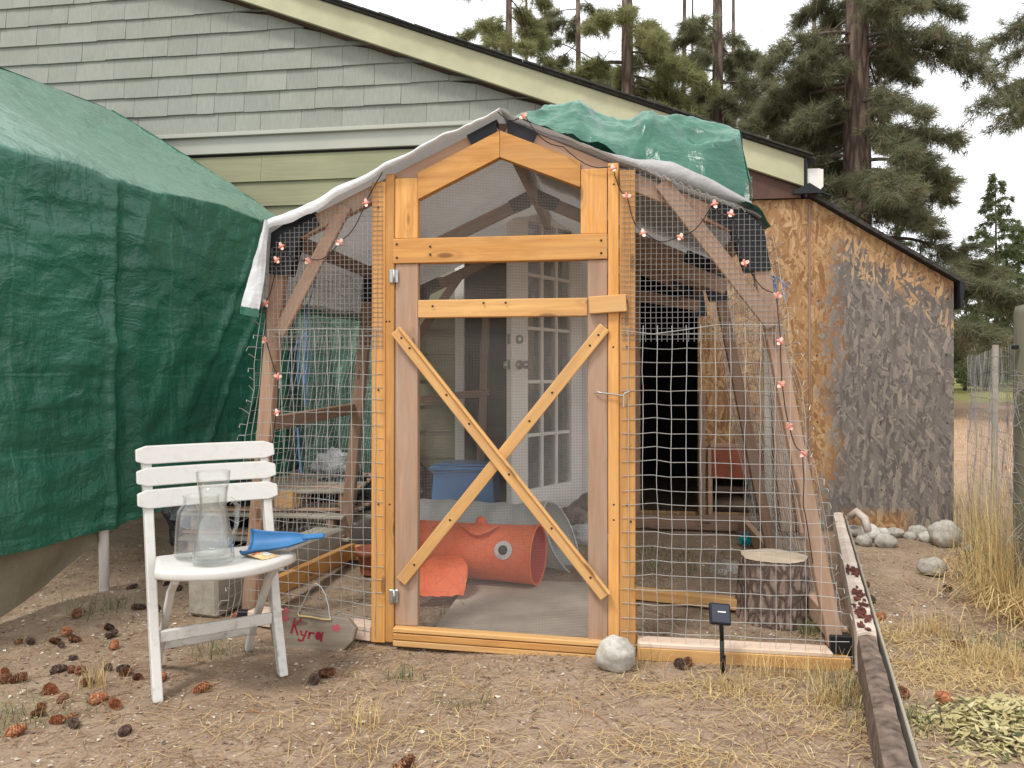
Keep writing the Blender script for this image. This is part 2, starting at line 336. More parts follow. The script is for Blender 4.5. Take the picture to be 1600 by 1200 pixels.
# ------------------------------------------------------------------ object helpers
def tag(o, label=None, cat=None, group=None, kind=None):
    if label: o['label'] = label
    if cat: o['category'] = cat
    if group: o['group'] = group
    if kind: o['kind'] = kind
    return o
def thing(name, loc, label, cat, group=None):
    o = bpy.data.objects.new(name, None); o.empty_display_size = .1; o.location = loc; COL.objects.link(o)
    return tag(o, label, cat, group)
def wloc(o):
    v = Vector(o.location)
    p = o.parent
    return o.matrix_basis if p is None else wloc(p) @ o.matrix_parent_inverse @ o.matrix_basis
def link(name, me, mat, parent=None, mw=None):
    o = bpy.data.objects.new(name, me); COL.objects.link(o)
    if mat is not None and (not me.materials): me.materials.append(M[mat] if isinstance(mat, str) else mat)
    if mw is not None: o.matrix_basis = mw
    if parent is not None:
        o.parent = parent; o.matrix_parent_inverse = wloc(parent).inverted()
    return o
def mesh(name, verts, faces, smooth=False):
    me = bpy.data.meshes.new(name); me.from_pydata([tuple(v) for v in verts], [], [tuple(f) for f in faces]); me.update()
    if smooth: me.polygons.foreach_set('use_smooth', [True]*len(me.polygons))
    return me
def part(name, verts, faces, mat, parent=None, smooth=False, **kw):
    o = link(name, mesh(name, verts, faces, smooth), mat, parent)
    if kw: tag(o, **kw)
    return o
def fast_mesh(name, V, Fc):
    """V (n,3) array, Fc (m,k) int array"""
    me = bpy.data.meshes.new(name); n, k = Fc.shape
    me.vertices.add(len(V)); me.vertices.foreach_set('co', np.asarray(V, np.float32).ravel())
    me.loops.add(n*k); me.loops.foreach_set('vertex_index', Fc.astype(np.int32).ravel())
    me.polygons.add(n); me.polygons.foreach_set('loop_start', np.arange(0, n*k, k, dtype=np.int32))
    me.update(calc_edges=True); return me
_bx = {}
def box_mesh(L, W, T, bev=.003, wob=0):
    key = (round(L, 3), round(W, 3), round(T, 3), bev, wob)
    if key in _bx and not wob: return _bx[key]
    bm = bmesh.new(); bmesh.ops.create_cube(bm, size=1)
    for v in bm.verts: v.co = Vector((v.co.x*L, v.co.y*W, v.co.z*T))
    if bev: bmesh.ops.bevel(bm, geom=bm.edges[:], offset=min(bev, T*.3, W*.3), segments=1, affect='EDGES')
    if wob:
        for v in bm.verts: v.co += Vector((0, random.uniform(-wob, wob), random.uniform(-wob, wob)*.5))
    me = bpy.data.meshes.new('board'); bm.to_mesh(me); bm.free(); _bx[key] = me; return me
def board(name, p0, p1, w, t, mat, parent=None, face=(0, -1, 0), bev=.003, **kw):
    """box from p0 to p1; w across, t along the face normal"""
    p0 = Vector(p0); p1 = Vector(p1); x = (p1-p0); L = x.length; x.normalize()
    z = Vector(face); z = (z - x*z.dot(x)).normalized(); y = z.cross(x)
    mw = Matrix((x, y, z)).transposed().to_4x4(); mw.translation = (p0+p1)/2
    base = box_mesh(L, w, t, bev)
    me = base if (not base.materials or base.materials[0] == M[mat]) else base.copy()
    if me is not base: me.materials.clear()
    o = link(name, me, mat, parent, mw)
    if kw: tag(o, **kw)
    return o
def prism(name, poly, y0, y1, mat, parent=None, **kw):
    """polygon in (x,z) extruded y0..y1"""
    n = len(poly); V = [(x, y0, z) for x, z in poly]+[(x, y1, z) for x, z in poly]
    F = [tuple(range(n)), tuple(range(2*n-1, n-1, -1))]+[(i+n, (i+1) % n+n, (i+1) % n, i) for i in range(n)]
    return part(name, V, F, mat, parent, **kw)
def tubes(paths, r, sides=4, taper=None, cap=False):
    V = []; F = []
    for path in paths:
        P = [Vector(p) for p in path]; n = len(P); b = len(V); up = Vector((.31, .22, .92))
        for i, p in enumerate(P):
            d = (P[min(i+1, n-1)]-P[max(i-1, 0)]).normalized()
            a = d.cross(up)
            if a.length < .05: a = d.cross(Vector((1, 0, 0)))
            a.normalize(); c = d.cross(a)
            rr = r if taper is None else r*(1+(taper-1)*i/(n-1))
            for k in range(sides):
                an = 2*math.pi*k/sides; V.append(p+a*rr*math.cos(an)+c*rr*math.sin(an))
        for i in range(n-1):
            for k in range(sides):
                k2 = (k+1) % sides; F.append((b+i*sides+k, b+i*sides+k2, b+(i+1)*sides+k2, b+(i+1)*sides+k))
        if cap:
            F.append(tuple(b+k for k in reversed(range(sides)))); F.append(tuple(b+(n-1)*sides+k for k in range(sides)))
    return V, F
def lathe(prof, n=24, c=(0, 0, 0), close=False):
    V = []; F = []
    for r, z in prof:
        for k in range(n):
            a = 2*math.pi*k/n; V.append((c[0]+r*math.cos(a), c[1]+r*math.sin(a), c[2]+z))
    for i in range(len(prof)-1):
        for k in range(n):
            k2 = (k+1) % n; F.append((i*n+k, i*n+k2, (i+1)*n+k2, (i+1)*n+k))
    return V, F
def nz(x, y, z=0, s=1.0): return noise.noise(Vector((x*s, y*s, z*s)))
def fbm(x, y, z=0, s=1.0, o=4): return noise.fractal(Vector((x*s, y*s, z*s)), .8, 2.0, o)
def sheet(fn, nu, nv):
    V = [fn(i/(nu-1), j/(nv-1)) for j in range(nv) for i in range(nu)]
    F = [(j*nu+i, j*nu+i+1, (j+1)*nu+i+1, (j+1)*nu+i) for j in range(nv-1) for i in range(nu-1)]
    return V, F
def lerp(a, b, t): return a+(b-a)*t
def ss(a, b, x):
    t = max(0, min(1, (x-a)/(b-a))); return t*t*(3-2*t)
def ipl(pts, x):
    for (a, va), (b, vb) in zip(pts, pts[1:]):
        if x <= b: return va+(vb-va)*max(0, (x-a))/(b-a)
    return pts[-1][1]

# ------------------------------------------------------------------ ground
def gz(x, y):
    z = .028*max(0, min(y, 3.0))
    if y > 3: z += .82*ss(3, 24, y)
    if y > 24: z += .05*ss(24, 60, y)
    return z
def gz_full(x, y):
    z = gz(x, y); near = max(0, 1-max(0, math.hypot(x-.3, y)-4)/6)
    return z+near*(.012*fbm(x, y, 0, 1.3)+.006*fbm(x, y, 3, 6.0, 3)) + (1-near)*.05*nz(x, y, 0, .3)
def axis(lo, a, b, hi, step, grow=1.22):
    v = list(np.arange(a, b, step)); s = step; x = v[-1]
    while x < hi: s *= grow; x += s; v.append(x)
    s = step; x = v[0]
    while x > lo: s *= grow; x -= s; v.insert(0, x)
    return v
gx = axis(-400, -3.0, 3.6, 400, .035); gy = axis(-30, -1.4, 3.2, 600, .035)
GV = [(x, y, gz_full(x, y)) for y in gy for x in gx]; nx_ = len(gx)
GF = [(j*nx_+i, j*nx_+i+1, (j+1)*nx_+i+1, (j+1)*nx_+i) for j in range(len(gy)-1) for i in range(nx_-1)]
ground = part('ground', GV, GF, 'ground', smooth=True, kind='structure')

# ------------------------------------------------------------------ house
HY = 2.40
house = thing('house', (-1.0, HY, .05), 'house gable wall with grey shingles above olive lap siding', 'house')
def zr(x): return 3.50-(x+1.258)*.3799          # underside of the rake at this x
RX = -4.3
def zroof(x): return zr(x) if x > RX else zr(RX)-(RX-x)*.38
DX0, DX1, DZ0, DZ1 = -.64, .20, .20, 2.26          # door opening
# sheathing behind the boards
def wallquads(rects, y):
    V = []; F = []
    for (x0, x1, z0, z1, z1b) in rects:
        b = len(V); V += [(x0, y, z0), (x1, y, z0), (x1, y, z1b), (x0, y, z1)]; F.append((b, b+1, b+2, b+3))
    return V, F
V, F = wallquads([(-8.3, RX, 0, zroof(-8.3), zroof(RX)), (RX, DX0, 0, zroof(RX), zroof(DX0)), (DX0, DX1, DZ1, zroof(DX0), zroof(DX1)), (DX0, DX1, 0, DZ0, DZ0), (DX1, .56, 0, zroof(DX1), zroof(.56)), (.56, 1.9, 2.30, zroof(.56), zroof(1.9))], HY+.012)
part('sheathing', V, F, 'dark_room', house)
def siding_piece(name, x0, x1, z0, z1a, z1b, proud, mat):
    V = [(x0, HY-proud, z0), (x1, HY-proud, z0), (x1, HY-.004, z1b), (x0, HY-.004, z1a), (x0, HY+.008, z0), (x1, HY+.008, z0), (x1, HY+.008, z1b), (x0, HY+.008, z1a)]
    F = [(0, 1, 2, 3), (4, 5, 1, 0), (1, 5, 6, 2), (4, 0, 3, 7), (3, 2, 6, 7)]
    cx, cz = (x0+x1)/2, z0
    V = [(a-cx, b-HY, c-cz) for a, b, c in V]
    o = link(name, mesh(name, V, F), mat, house, Matrix.Translation((cx, HY, cz))); return o
E_ = .1865; z = .15; r = 0
while z < 2.70:
    zt = min(z+E_+.012, 2.80)
    segs = [(-8.2, 0.56)] if z+E_ > DZ1+.1 or z+E_ < DZ0 else [(-8.2, DX0-.07), (DX1+.07, .56)]
    if z > 2.30: segs = [(-8.2, min(1.5, -1.258+(3.50-zt)/.3799-.03))]
    for (a, b) in segs:
        cuts = [a]+[c for c in sorted(((-5.9+1.7*(r % 3)*.37), (-3.1+.9*(r % 3)), (-.98+.31*((r*5) % 4) if r != 13 else -.93))) if a+.2 < c < b-.2]+[b]
        for c0, c1 in zip(cuts, cuts[1:]): siding_piece('siding_board', c0+.001, c1-.001, z, zt, zt, .022, 'lap')
    z += E_; r += 1
board('trim_board', (-8.2, HY-.012, 2.855), (.26, HY-.012, 2.855), .125, .03, 'trim', house)
board('drip_cap', (-8.2, HY-.03, 2.93), (.12, HY-.03, 2.93), .03, .055, 'trim', house)
z = 2.95; r = 0
while z < 4.6:
    x = -5.2-random.random()*.2
    while x < 1.6:
        w = random.choice([.14, .2, .24, .28, .32, .38]); x1 = x+w
        ta = min(z+.165, zroof(x)-.01); tb = min(z+.165, zroof(x1)-.01)
        if x1 > -4.9+.35 and max(ta, tb) > z+.012:
            ta = max(ta, z+.004); tb = max(tb, z+.004)
            siding_piece('siding_shingle', x+.0012, x1-.0012, z+random.choice([0, 0, 0, .004]), ta, tb, random.uniform(.017, .023), 'shake')
        x = x1
    z += .152; r += 1
# roof: rake fascia, soffit, roof slab
RY = 2.28; xe = 1.69
prism('rake_fascia', [(RX, zr(RX)), (xe, zr(xe)), (xe, zr(xe)+.185), (RX, zr(RX)+.185)], RY, RY+.035, 'fascia', house)
prism('rake_fascia', [(RX, zr(RX)), (RX, zr(RX)+.185), (-8.5, zroof(-8.5)+.185), (-8.5, zroof(-8.5))], RY, RY+.035, 'fascia', house)
prism('soffit', [(RX, zr(RX)+.02), (xe-.02, zr(xe-.02)+.02), (xe-.02, zr(xe-.02)+.04), (RX, zr(RX)+.04)], RY+.037, 8.0, 'soffit', house)
roof = prism('roof', [(RX, zr(RX)+.190), (xe+.07, zr(xe+.07)+.190), (xe+.07, zr(xe+.07)+.206), (RX, zr(RX)+.206)], RY-.03, 8.2, 'roofing', house)
prism('roof', [(RX, zr(RX)+.190), (RX, zr(RX)+.206), (-8.7, zroof(-8.7)+.206), (-8.7, zroof(-8.7)+.190)], RY-.03, 8.2, 'roofing', house)
for k in range(46):          # ragged shingle edge along the rake
    x = lerp(RX+.1, xe+.05, k/46); w = (xe-RX)/46*.96; zz = zr(x)+.207; zz2 = zr(x+w)+.207; d = random.uniform(.006, .016)
    V = [(x, RY-.045-d, zz), (x+w, RY-.045-d, zz2), (x+w, RY+.3, zz2), (x, RY+.3, zz)]; V += [(a, b, c+random.uniform(.008, .016)) for a, b, c in V]
    part('roof_shingle', V, [(3, 2, 1, 0), (4, 5, 6, 7), (0, 1, 5, 4), (1, 2, 6, 5), (2, 3, 7, 6), (3, 0, 4, 7)], 'roofing', roof)
# eave end: gutter
gp = [(xe+.02, 2.335), (xe+.09, 2.335), (xe+.125, 2.375), (xe+.125, 2.49), (xe+.105, 2.49), (xe+.105, 2.495), (xe+.02, 2.495)]
prism('gutter', gp, RY+.005, 7.9, 'gutter', house)
board('gutter_strap', (xe+.012, RY-.004, 2.30), (xe+.012, RY-.004, 2.60), .016, .02, 'black_plastic', house)
prism('eave_shade', [(.60, 2.312), (xe-.01, 2.312), (xe-.01, zr(xe)-.002), (.60, zr(.60)-.002)], RY+.040, RY+.062, 'soffit', house)  # dark board standing in for the shading between rake and shed wall
# door opening: casing, room behind, the open french door
for x in (DX0-.035, DX1+.035): board('door_casing', (x, HY-.014, DZ0), (x, HY-.014, DZ1+.07), .068, .032, 'door_paint', house)
board('door_casing', (DX0, HY-.0145, DZ1+.035), (DX1, HY-.0145, DZ1+.035), .068, .030, 'door_paint', house)
board('door_sill', (DX0, HY-.02, DZ0-.02), (DX1, HY-.02, DZ0-.02), .05, .1, 'grey_timber', house)
V = [(-1.6, HY+.03, .2), (.5, HY+.03, .2), (.5, 5, .2), (-1.6, 5, .2), (-1.6, HY+.03, 2.5), (.5, HY+.03, 2.5), (.5, 5, 2.5), (-1.6, 5, 2.5)]
part('room', V, [(0, 1, 2, 3), (7, 6, 5, 4), (1, 5, 6, 2), (2, 6, 7, 3), (3, 7, 4, 0)], 'room', house)
door = bpy.data.objects.new('french_door', None); COL.objects.link(door)
ph = rad(60); door.matrix_basis = Matrix.Translation((DX1-.01, HY-.05, .215)) @ Matrix.Rotation(math.pi+ph, 4, 'Z')
door.parent = house; door.matrix_parent_inverse = wloc(house).inverted(); door['label'] = 'white glazed door standing open, with many small panes'
DM = wloc(door)
def dpart(name, x0, x1, z0, z1, y0, y1, mat):      # door local: x from hinge to free edge, y thickness
    me = box_mesh(x1-x0, y1-y0, z1-z0, .003)
    if me.materials and me.materials[0] != M[mat]: me = me.copy(); me.materials.clear()
    return link(name, me, mat, door, DM @ Matrix.Translation(((x0+x1)/2, (y0+y1)/2, (z0+z1)/2)))
DW, DH = .80, 2.02
dpart('door_stile', 0, .13, 0, DH, -.022, .022, 'door_paint'); dpart('door_stile', DW-.17, DW, 0, DH, -.022, .022, 'door_paint')
dpart('door_rail', .13, DW-.17, 0, .17, -.0215, .0215, 'door_paint'); dpart('door_rail', .13, DW-.17, DH-.13, DH, -.0215, .0215, 'door_paint')
gx0, gx1, g0, g1 = .13, DW-.17, .17, DH-.13
for i in (1, 2):
    xx = lerp(gx0, gx1, i/3); dpart('muntin', xx-.011, xx+.011, g0, g1, -.017, .017, 'door_paint')
for j in range(1, 5):
    zz = lerp(g0, g1, j/5)
    for i in range(3): dpart('muntin', lerp(gx0, gx1, i/3)+.012, lerp(gx0, gx1, (i+1)/3)-.012, zz-.011, zz+.011, -.016, .016, 'door_paint')
for i in range(3):
    for j in range(5):
        dpart('pane', lerp(gx0, gx1, i/3)+.008, lerp(gx0, gx1, (i+1)/3)-.008, lerp(g0, g1, j/5)+.008, lerp(g0, g1, (j+1)/5)-.008, -.003, .003, 'pane')
for i, (zz, r) in enumerate(((.965, .030), (1.125, .028))):
    for sg in (1, -1):
        V, F = lathe([(0, 0), (r, 0), (r, .012), (.014, .016), (.014, .04), (.026, .048), (.026, .065), (.0, .072)] if i == 0 else [(0, 0), (r, 0), (r, .016), (.02, .02), (0, .022)], 16)
        o = link('door_knob' if i == 0 else 'deadbolt', mesh('knob', V, F, True), 'steel', door, DM @ Matrix.Translation((DW-.07, .022*sg, zz)) @ Matrix.Rotation(-sg*math.pi/2, 4, 'X'))
    dpart('latch_plate', DW-.0005, DW+.003, zz-.03, zz+.03, -.012, .012, 'steel')
for zz in (.25, 1.0, 1.75): dpart('door_hinge', -.012, .004, zz-.05, zz+.05, -.03, -.018, 'steel')

# ------------------------------------------------------------------ OSB shed
SY = 2.355
shed = thing('garden_shed', (1.6, SY, .05), 'lean-to shed of orange and greyed strand board under the eave', 'shed')
def stop(x): return 2.31 if x < 1.742 else 2.31-(x-1.742)*.635
xs = [.56, .615, 1.005, 1.10, 1.425, 1.742, 2.2, 2.655]; zs = [.0, .175, .405, 2.31]
V = []; F = []; holes = {(1, 1), (1, 2), (3, 1)}
idx = {}
def vid(x, z):
    k = (round(x, 4), round(z, 4))
    if k not in idx: idx[k] = len(V); V.append((x, SY, z))
    return idx[k]
for i in range(len(xs)-1):
    for j in range(len(zs)-1):
        if (i, j) in holes: continue
        a, b = xs[i], xs[i+1]; z0, z1 = zs[j], zs[j+1]
        ta, tb = (z1, z1) if j < 2 else (stop(a), stop(b))
        F.append((vid(a, z0), vid(b, z0), vid(b, tb), vid(a, ta)))
o = part('osb_wall', V, F, 'osb', shed); sm = o.modifiers.new('thick', 'SOLIDIFY'); sm.thickness = .014; sm.offset = -1
V = [(2.655, SY+.016, 0), (2.655, 4.9, 0), (2.655, 4.9, stop(2.655)), (2.655, SY+.016, stop(2.655))]
o = part('osb_side', V, [(0, 1, 2, 3)], 'osb', shed); sm = o.modifiers.new('thick', 'SOLIDIFY'); sm.thickness = .012; sm.offset = -1
board('wall_panel_seam', (1.742, SY-.004, .05), (1.742, SY-.004, 2.28), .012, .006, 'dull', shed, bev=0)
V = [(.565, SY+.03, .08), (2.63, SY+.03, .08), (2.63, 4.8, .08), (.565, 4.8, .08), (.565, SY+.03, 2.3), (2.63, 4.8, 1.7), (.565, 4.8, 2.3)]
part('shed_floor', V[:4], [(0, 1, 2, 3)], 'dull', shed)
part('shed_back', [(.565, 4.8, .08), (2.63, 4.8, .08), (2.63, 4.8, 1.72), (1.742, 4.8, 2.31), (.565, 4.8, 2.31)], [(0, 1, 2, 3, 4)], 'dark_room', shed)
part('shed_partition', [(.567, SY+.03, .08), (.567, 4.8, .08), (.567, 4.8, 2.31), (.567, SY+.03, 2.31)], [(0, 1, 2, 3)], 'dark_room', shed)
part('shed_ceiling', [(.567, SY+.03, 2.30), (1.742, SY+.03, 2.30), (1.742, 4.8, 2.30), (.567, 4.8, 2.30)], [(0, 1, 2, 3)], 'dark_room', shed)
sroof = prism('shed_roof', [(1.70, 2.345), (2.70, 1.71), (2.70, 1.738), (1.70, 2.373)], SY-.06, 5.0, 'roofing', shed)
prism('roof_edge', [(2.672, 1.55), (2.684, 1.55), (2.70, 1.709), (2.668, 1.725)], SY-.062, 5.0, 'black_plastic', shed)
prism('roof_edge', [(1.62, 2.325), (1.80, 2.325), (1.86, 2.30), (1.72, 2.395), (1.62, 2.345)], SY-.10, SY-.063, 'black_plastic', shed)
for (a, b) in (((.585, .1), (.585, 2.3)), ((1.03, .1), (1.03, 1.0))): board('door_jamb', (a[0], SY-.022, a[1]), (b[0], SY-.022, b[1]), .045, .03, 'dull', shed)
board('door_header', (.56, SY-.024, 1.99), (1.12, SY-.024, 1.96), .085, .03, 'dull', shed)
for x in (1.80, 2.2, 2.62):
    for z in (.35, .8, 1.25, 1.62):
        if z < stop(x)-.08: V, F = lathe([(.006, 0), (.005, .002), (0, .002)], 8); link('nail_head', mesh('nail', V, F), 'screw', shed, Matrix.Translation((x+random.uniform(-.01, .01), SY-.001, z)) @ Matrix.Rotation(math.pi/2, 4, 'X'))
fl = board('pet_flap', (1.095, SY-.030, .515), (1.435, SY-.030, .515), .21, .02, 'flap', shed)
board('flap_frame', (1.085, SY-.018, .635), (1.445, SY-.018, .635), .028, .03, 'weathered', shed)
for x in (1.085, 1.44): board('flap_frame', (x, SY-.0185, .16), (x, SY-.0185, .62), .03, .03, 'weathered', shed)
board('base_board', (1.03, SY-.03, .115), (1.75, SY-.03, .115), .09, .04, 'dull', shed)
board('shed_shelf', (1.15, SY+.25, .30), (1.40, SY+.25, .30), .05, .1, 'dull', shed)

# ------------------------------------------------------------------ tarp-covered garage on the left
gar = thing('tarp_shelter', (-2.08, .51, 0), 'large frame shelter covered by a wrinkled dark green tarp', 'shelter')
def gline(u):      # eave line: u=0 near, 1 far
    return lerp(-2.335, -1.80, u), lerp(-.75, 1.96, u)
pole_u = (.51+.75)/2.71
def gfn(u, v):
    x, y = gline(u); zb = ipl([(0, .30), (.3, .325), (pole_u, .335), (.56, .36), (.70, .40), (1.01, .34)], u)+.012*nz(u*14, 0)
    nxx, nyy = -.98, .19
    if v < .55:
        t = v/.55; z = lerp(zb, 2.10+.05*u, t)
        near = abs(u-pole_u)
        dep = .05*(1-ss(0, .5, t))*0 + .035*math.sin(t*math.pi)*ss(.02, .3, near)
        w = .018*fbm(u*3.0, t*4.2, 1.3, 1.6)
        def rdg(a, b, c): return max(0, 1-abs(nz(a, b, c))*4.5)
        if u < pole_u: w += .013*rdg(u*5+t*1.5, t*11, 2)+.008*rdg(u*9, t*21+u*8, 6)          # crosswise crumples
        else: w += .022*rdg((u-pole_u)*10-t*3.4, t*1.2+u*2, 5)*ss(0, .06, u-pole_u)*(.35+.65*math.sin(t*math.pi))+.008*rdg(u*6, t*12, 8)   # drawn down to the pole
        w += .030*math.exp(-(near/.010)**2)-.018*math.exp(-((u-pole_u-.035)/.02)**2)
        d = dep-w; d += -.02*(1-t)**2*nz(u*9, 0, 7)
        return (x+nxx*d, y+nyy*d, z)
    t = (v-.55)/.45
    s = t*1.62
    z = 2.10+.05*u+ (1.0*t**.92)*(1-.0*u) + .015*fbm(u*4, t*3, 4, 1.5) - .10*math.sin(math.pi*t)*math.sin(math.pi*min(1, max(0, (u-.42)/.58)))
    z += -.012*math.exp(-t*9)*math.sin(u*9)**2 + .010*nz(u*12, t*9, 6)*ss(0, .2, t)
    return (x+nxx*s, y+nyy*s, z)
V, F = sheet(gfn, 220, 130)
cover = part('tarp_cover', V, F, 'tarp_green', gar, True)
# far gable end and far slope
def gend(u, v):
    x, y = gline(1.0); s = u*3.2; zt = 2.15+1.0*(min(s, 3.2-s)/1.6)**.92
    return (x-.98*s, y+.19*s+.02*nz(u*9, v*5), lerp(.35, zt, v))
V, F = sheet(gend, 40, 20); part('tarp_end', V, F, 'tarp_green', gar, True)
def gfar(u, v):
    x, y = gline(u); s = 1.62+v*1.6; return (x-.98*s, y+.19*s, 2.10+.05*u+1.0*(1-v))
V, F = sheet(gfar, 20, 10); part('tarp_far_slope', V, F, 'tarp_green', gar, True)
def gtab(u, v):      # pale hem running across the wall
    x, y = gline(lerp(.0, .97, u)); return (x, y, v)
def skirt(u, v):
    uu = lerp(0, pole_u+.05, u); x, y = gline(uu); zb = ipl([(0, -.03), (.27, .02), (.36, .10), (.44, .24), (.6, .40)], uu)
    d = .04+.05*nz(u*5, v*2, 3)+.05*(1-v); return (x-.98*d, y+.19*d, lerp(zb, .55, v))
V, F = sheet(skirt, 50, 16); part('beige_skirt', V, F, 'tarp_beige', gar, True, label='loose beige tarp hanging below the green one')
for k, u in enumerate((-.02, pole_u, .985)):
    x, y = gline(u); x -= .045; y += .01
    Vp, Fp = tubes([[(x, y, -.05), (x-.005, y, .6), (x-.02, y, 2.02)]], .024, 12, cap=True); part('leg', Vp, Fp, 'white_paint', gar, True)
x0, y0 = gline(0); x1, y1 = gline(1)
Vp, Fp = tubes([[(x0-.06, y0, 2.03), (x1-.06, y1, 2.08)], [(x0-1.6, y0+.3, 2.98), (x1-1.6, y1+.3, 3.03)]], .022, 10); part('frame_rail', Vp, Fp, 'white_paint', gar, True)
# far side legs
for u in (0, 1):
    x, y = gline(u); Vp, Fp = tubes([[(x-3.1, y+.6, 0), (x-3.1, y+.6, 2.0)]], .024, 10); part('leg', Vp, Fp, 'white_paint', gar, True)

# ------------------------------------------------------------------ the wire enclosure
run = thing('wire_enclosure', (0, 0, .03), 'walk-in wooden wire-mesh pet run with pitched roof and cross-braced door', 'enclosure')
def frame(Y, mat, feetL, feetR, front=False, right=True):
    shl, shr, ap = (-.945, Y, 1.69), (.985, Y, 1.675), (0, Y, 2.125)
    board('post', feetL, (-.955, Y, 1.63), .062, .05, mat, run, (0, -1, 0)); 
    if right: board('post', feetR, (1.0, Y, 1.60), .058, .05, mat, run, (0, -1, 0))
    board('rafter', (-.875, Y+.001, 1.715), (-.015, Y+.001, 2.105), .066, .042, mat, run); board('rafter', (.015, Y+.001, 2.105), (.915, Y+.001, 1.70), .066, .042, mat, run)
    # black plastic corner brackets
    def br(poly, t=.062): prism('corner_bracket', poly, Y-.033, Y-.033+t, 'black_plastic', run)
    br([(-.985, 1.71), (-.93, 1.745), (-.80, 1.80), (-.775, 1.74), (-.86, 1.69), (-.905, 1.53), (-.995, 1.54)])
    br([(1.02, 1.69), (.96, 1.735), (.835, 1.79), (.81, 1.73), (.90, 1.675), (.955, 1.51), (1.05, 1.515)])
    br([(-.02, 2.145), (-.025, 2.06), (-.115, 2.025), (-.145, 2.085)]); br([(.02, 2.145), (.145, 2.085), (.115, 2.025), (.025, 2.06)])
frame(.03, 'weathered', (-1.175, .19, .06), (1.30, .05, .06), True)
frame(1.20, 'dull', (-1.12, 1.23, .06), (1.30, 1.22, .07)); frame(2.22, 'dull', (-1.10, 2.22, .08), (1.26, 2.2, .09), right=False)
board('base_block', (-1.205, .16, .03), (-1.145, .16, .03), .07, .07, 'black_plastic', run, (0, 0, 1)); board('base_block', (1.27, .05, .075), (1.35, .05, .075), .085, .075, 'black_plastic', run, (0, 0, 1))
board('ridge_beam', (0, .05, 2.115), (0, 2.22, 2.115), .06, .038, 'dull', run, (1, 0, 0))
for x, z in ((-.945, 1.70), (.975, 1.685)): board('eave_beam', (x, .07, z), (x, 2.22, z), .06, .038, 'dull', run, (1, 0, 0))
# knee braces on the front and on the frames behind
board('knee_brace', (-.655, -.002, 1.815), (-.965, .03, 1.285), .055, .022, 'weathered', run); board('knee_brace', (.635, -.004, 1.865), (1.06, .0, 1.30), .062, .022, 'weathered', run)
for Y in (1.17, 2.19):
    board('knee_brace', (-.62, Y, 1.83), (-1.0, Y, 1.30), .055, .022, 'dull', run)
board('side_rail', (-1.04, .13, .90), (-1.06, 1.2, .92), .06, .038, 'dull', run, (-1, 0, 0)); board('cross_rail', (-1.05, 2.17, .93), (-.42, 2.17, 1.0), .05, .03, 'dull', run)
board('inner_post', (-.50, 2.18, .1), (-.44, 2.18, 1.62), .055, .04, 'dull', run)
for (a, b) in (((.45, 1.2, 1.78), (.96, 1.2, 1.60)), ((.35, 2.2, 1.70), (1.0, 2.2, 1.58)), ((.52, .75, 1.74), (1.0, .9, 1.55))): board('inner_rail', a, b, .075, .03, 'dull', run)
# base sills
board('sill', (-1.14, .15, .045), (-.54, .03, .04), .085, .06, 'white_top', run, (0, 0, 1)); board('sill', (.54, -.005, .026), (1.335, .01, .016), .085, .050, 'pine_pale', run, (0, 0, 1)); board('sill_cap', (.541, -.001, .060), (1.27, .013, .051), .088, .018, 'white_top', run, (0, 0, 1))
board('sill', (-1.13, .2, .13), (-1.06, 1.2, .10), .038, .085, 'pine', run, (0, 0, 1)); board('sill', (1.33, .06, .08), (1.29, 2.2, .12), .04, .09, 'weathered', run, (0, 0, 1))
board('sill', (-1.05, 1.2, .09), (-.42, 1.15, .10), .038, .085, 'pine_pale', run, (0, 0, 1)); board('sill', (.30, 2.24, .12), (1.27, 2.24, .12), .05, .09, 'dull', run, (0, 0, 1))
# door posts
board('door_post', (-.512, .0, .01), (-.508, .0, 1.905), .060, .04, 'pine', run); board('door_post', (-.462, -.001, .015), (-.4595, -.001, 1.935), .036, .044, 'pine', run)
board('door_post', (.449, -.001, .01), (.447, -.001, 1.945), .042, .044, 'pine', run); board('door_post', (.503, .0, .008), (.502, .0, 1.915), .062, .04, 'pine', run)
# screws on the posts
def screws(par, pts, y=-.0225, r=.0045):
    for x, z in pts:
        V, F = lathe([(r, 0), (r*.8, .0015), (0, .0012)], 8); link('screw', mesh('screw', V, F), 'screw', par, Matrix.Translation((x, y, z)) @ Matrix.Rotation(math.pi/2, 4, 'X'))
screws(run, [(-.512, 1.80), (-.462, 1.33), (-.475, 1.33), (-.51, 1.05), (-.51, .58), (-.462, .58), (.449, 1.86), (.447, 1.22), (.50, 1.22), (.50, .60), (.449, .60), (.449, .54), (.515, .535), (.50, 1.4)], -.0225)
# door
dr = bpy.data.objects.new('screen_door', None); COL.objects.link(dr); dr.matrix_basis = Matrix.Translation((-.44, 0, .1)); dr.parent = run; dr.matrix_parent_inverse = wloc(run).inverted()
dr['label'] = 'screened door of honey pine with an X of slats'
board('door_stile', (-.393, .0, .085), (-.391, .0, 1.566), .096, .038, 'weathered', dr); board('door_stile', (.387, .0, .035), (.385, .0, 1.566), .078, .038, 'weathered', dr)
board('door_stile', (-.392, -.001, 1.669), (-.391, -.001, 1.915), .096, .04, 'pine', dr, bev=.002); board('door_stile', (.371, -.001, 1.669), (.371, -.001, 1.925), .104, .04, 'pine', dr, bev=.002)
board('door_rail', (-.448, -.004, 1.617), (.424, -.004, 1.617), .101, .046, 'pine', dr); board('door_rail', (-.343, -.002, 1.380), (.347, -.002, 1.380), .072, .04, 'pine_pale', dr)
board('turn_latch', (.352, -.033, 1.384), (.498, -.033, 1.392), .068, .022, 'pine_pale', dr)
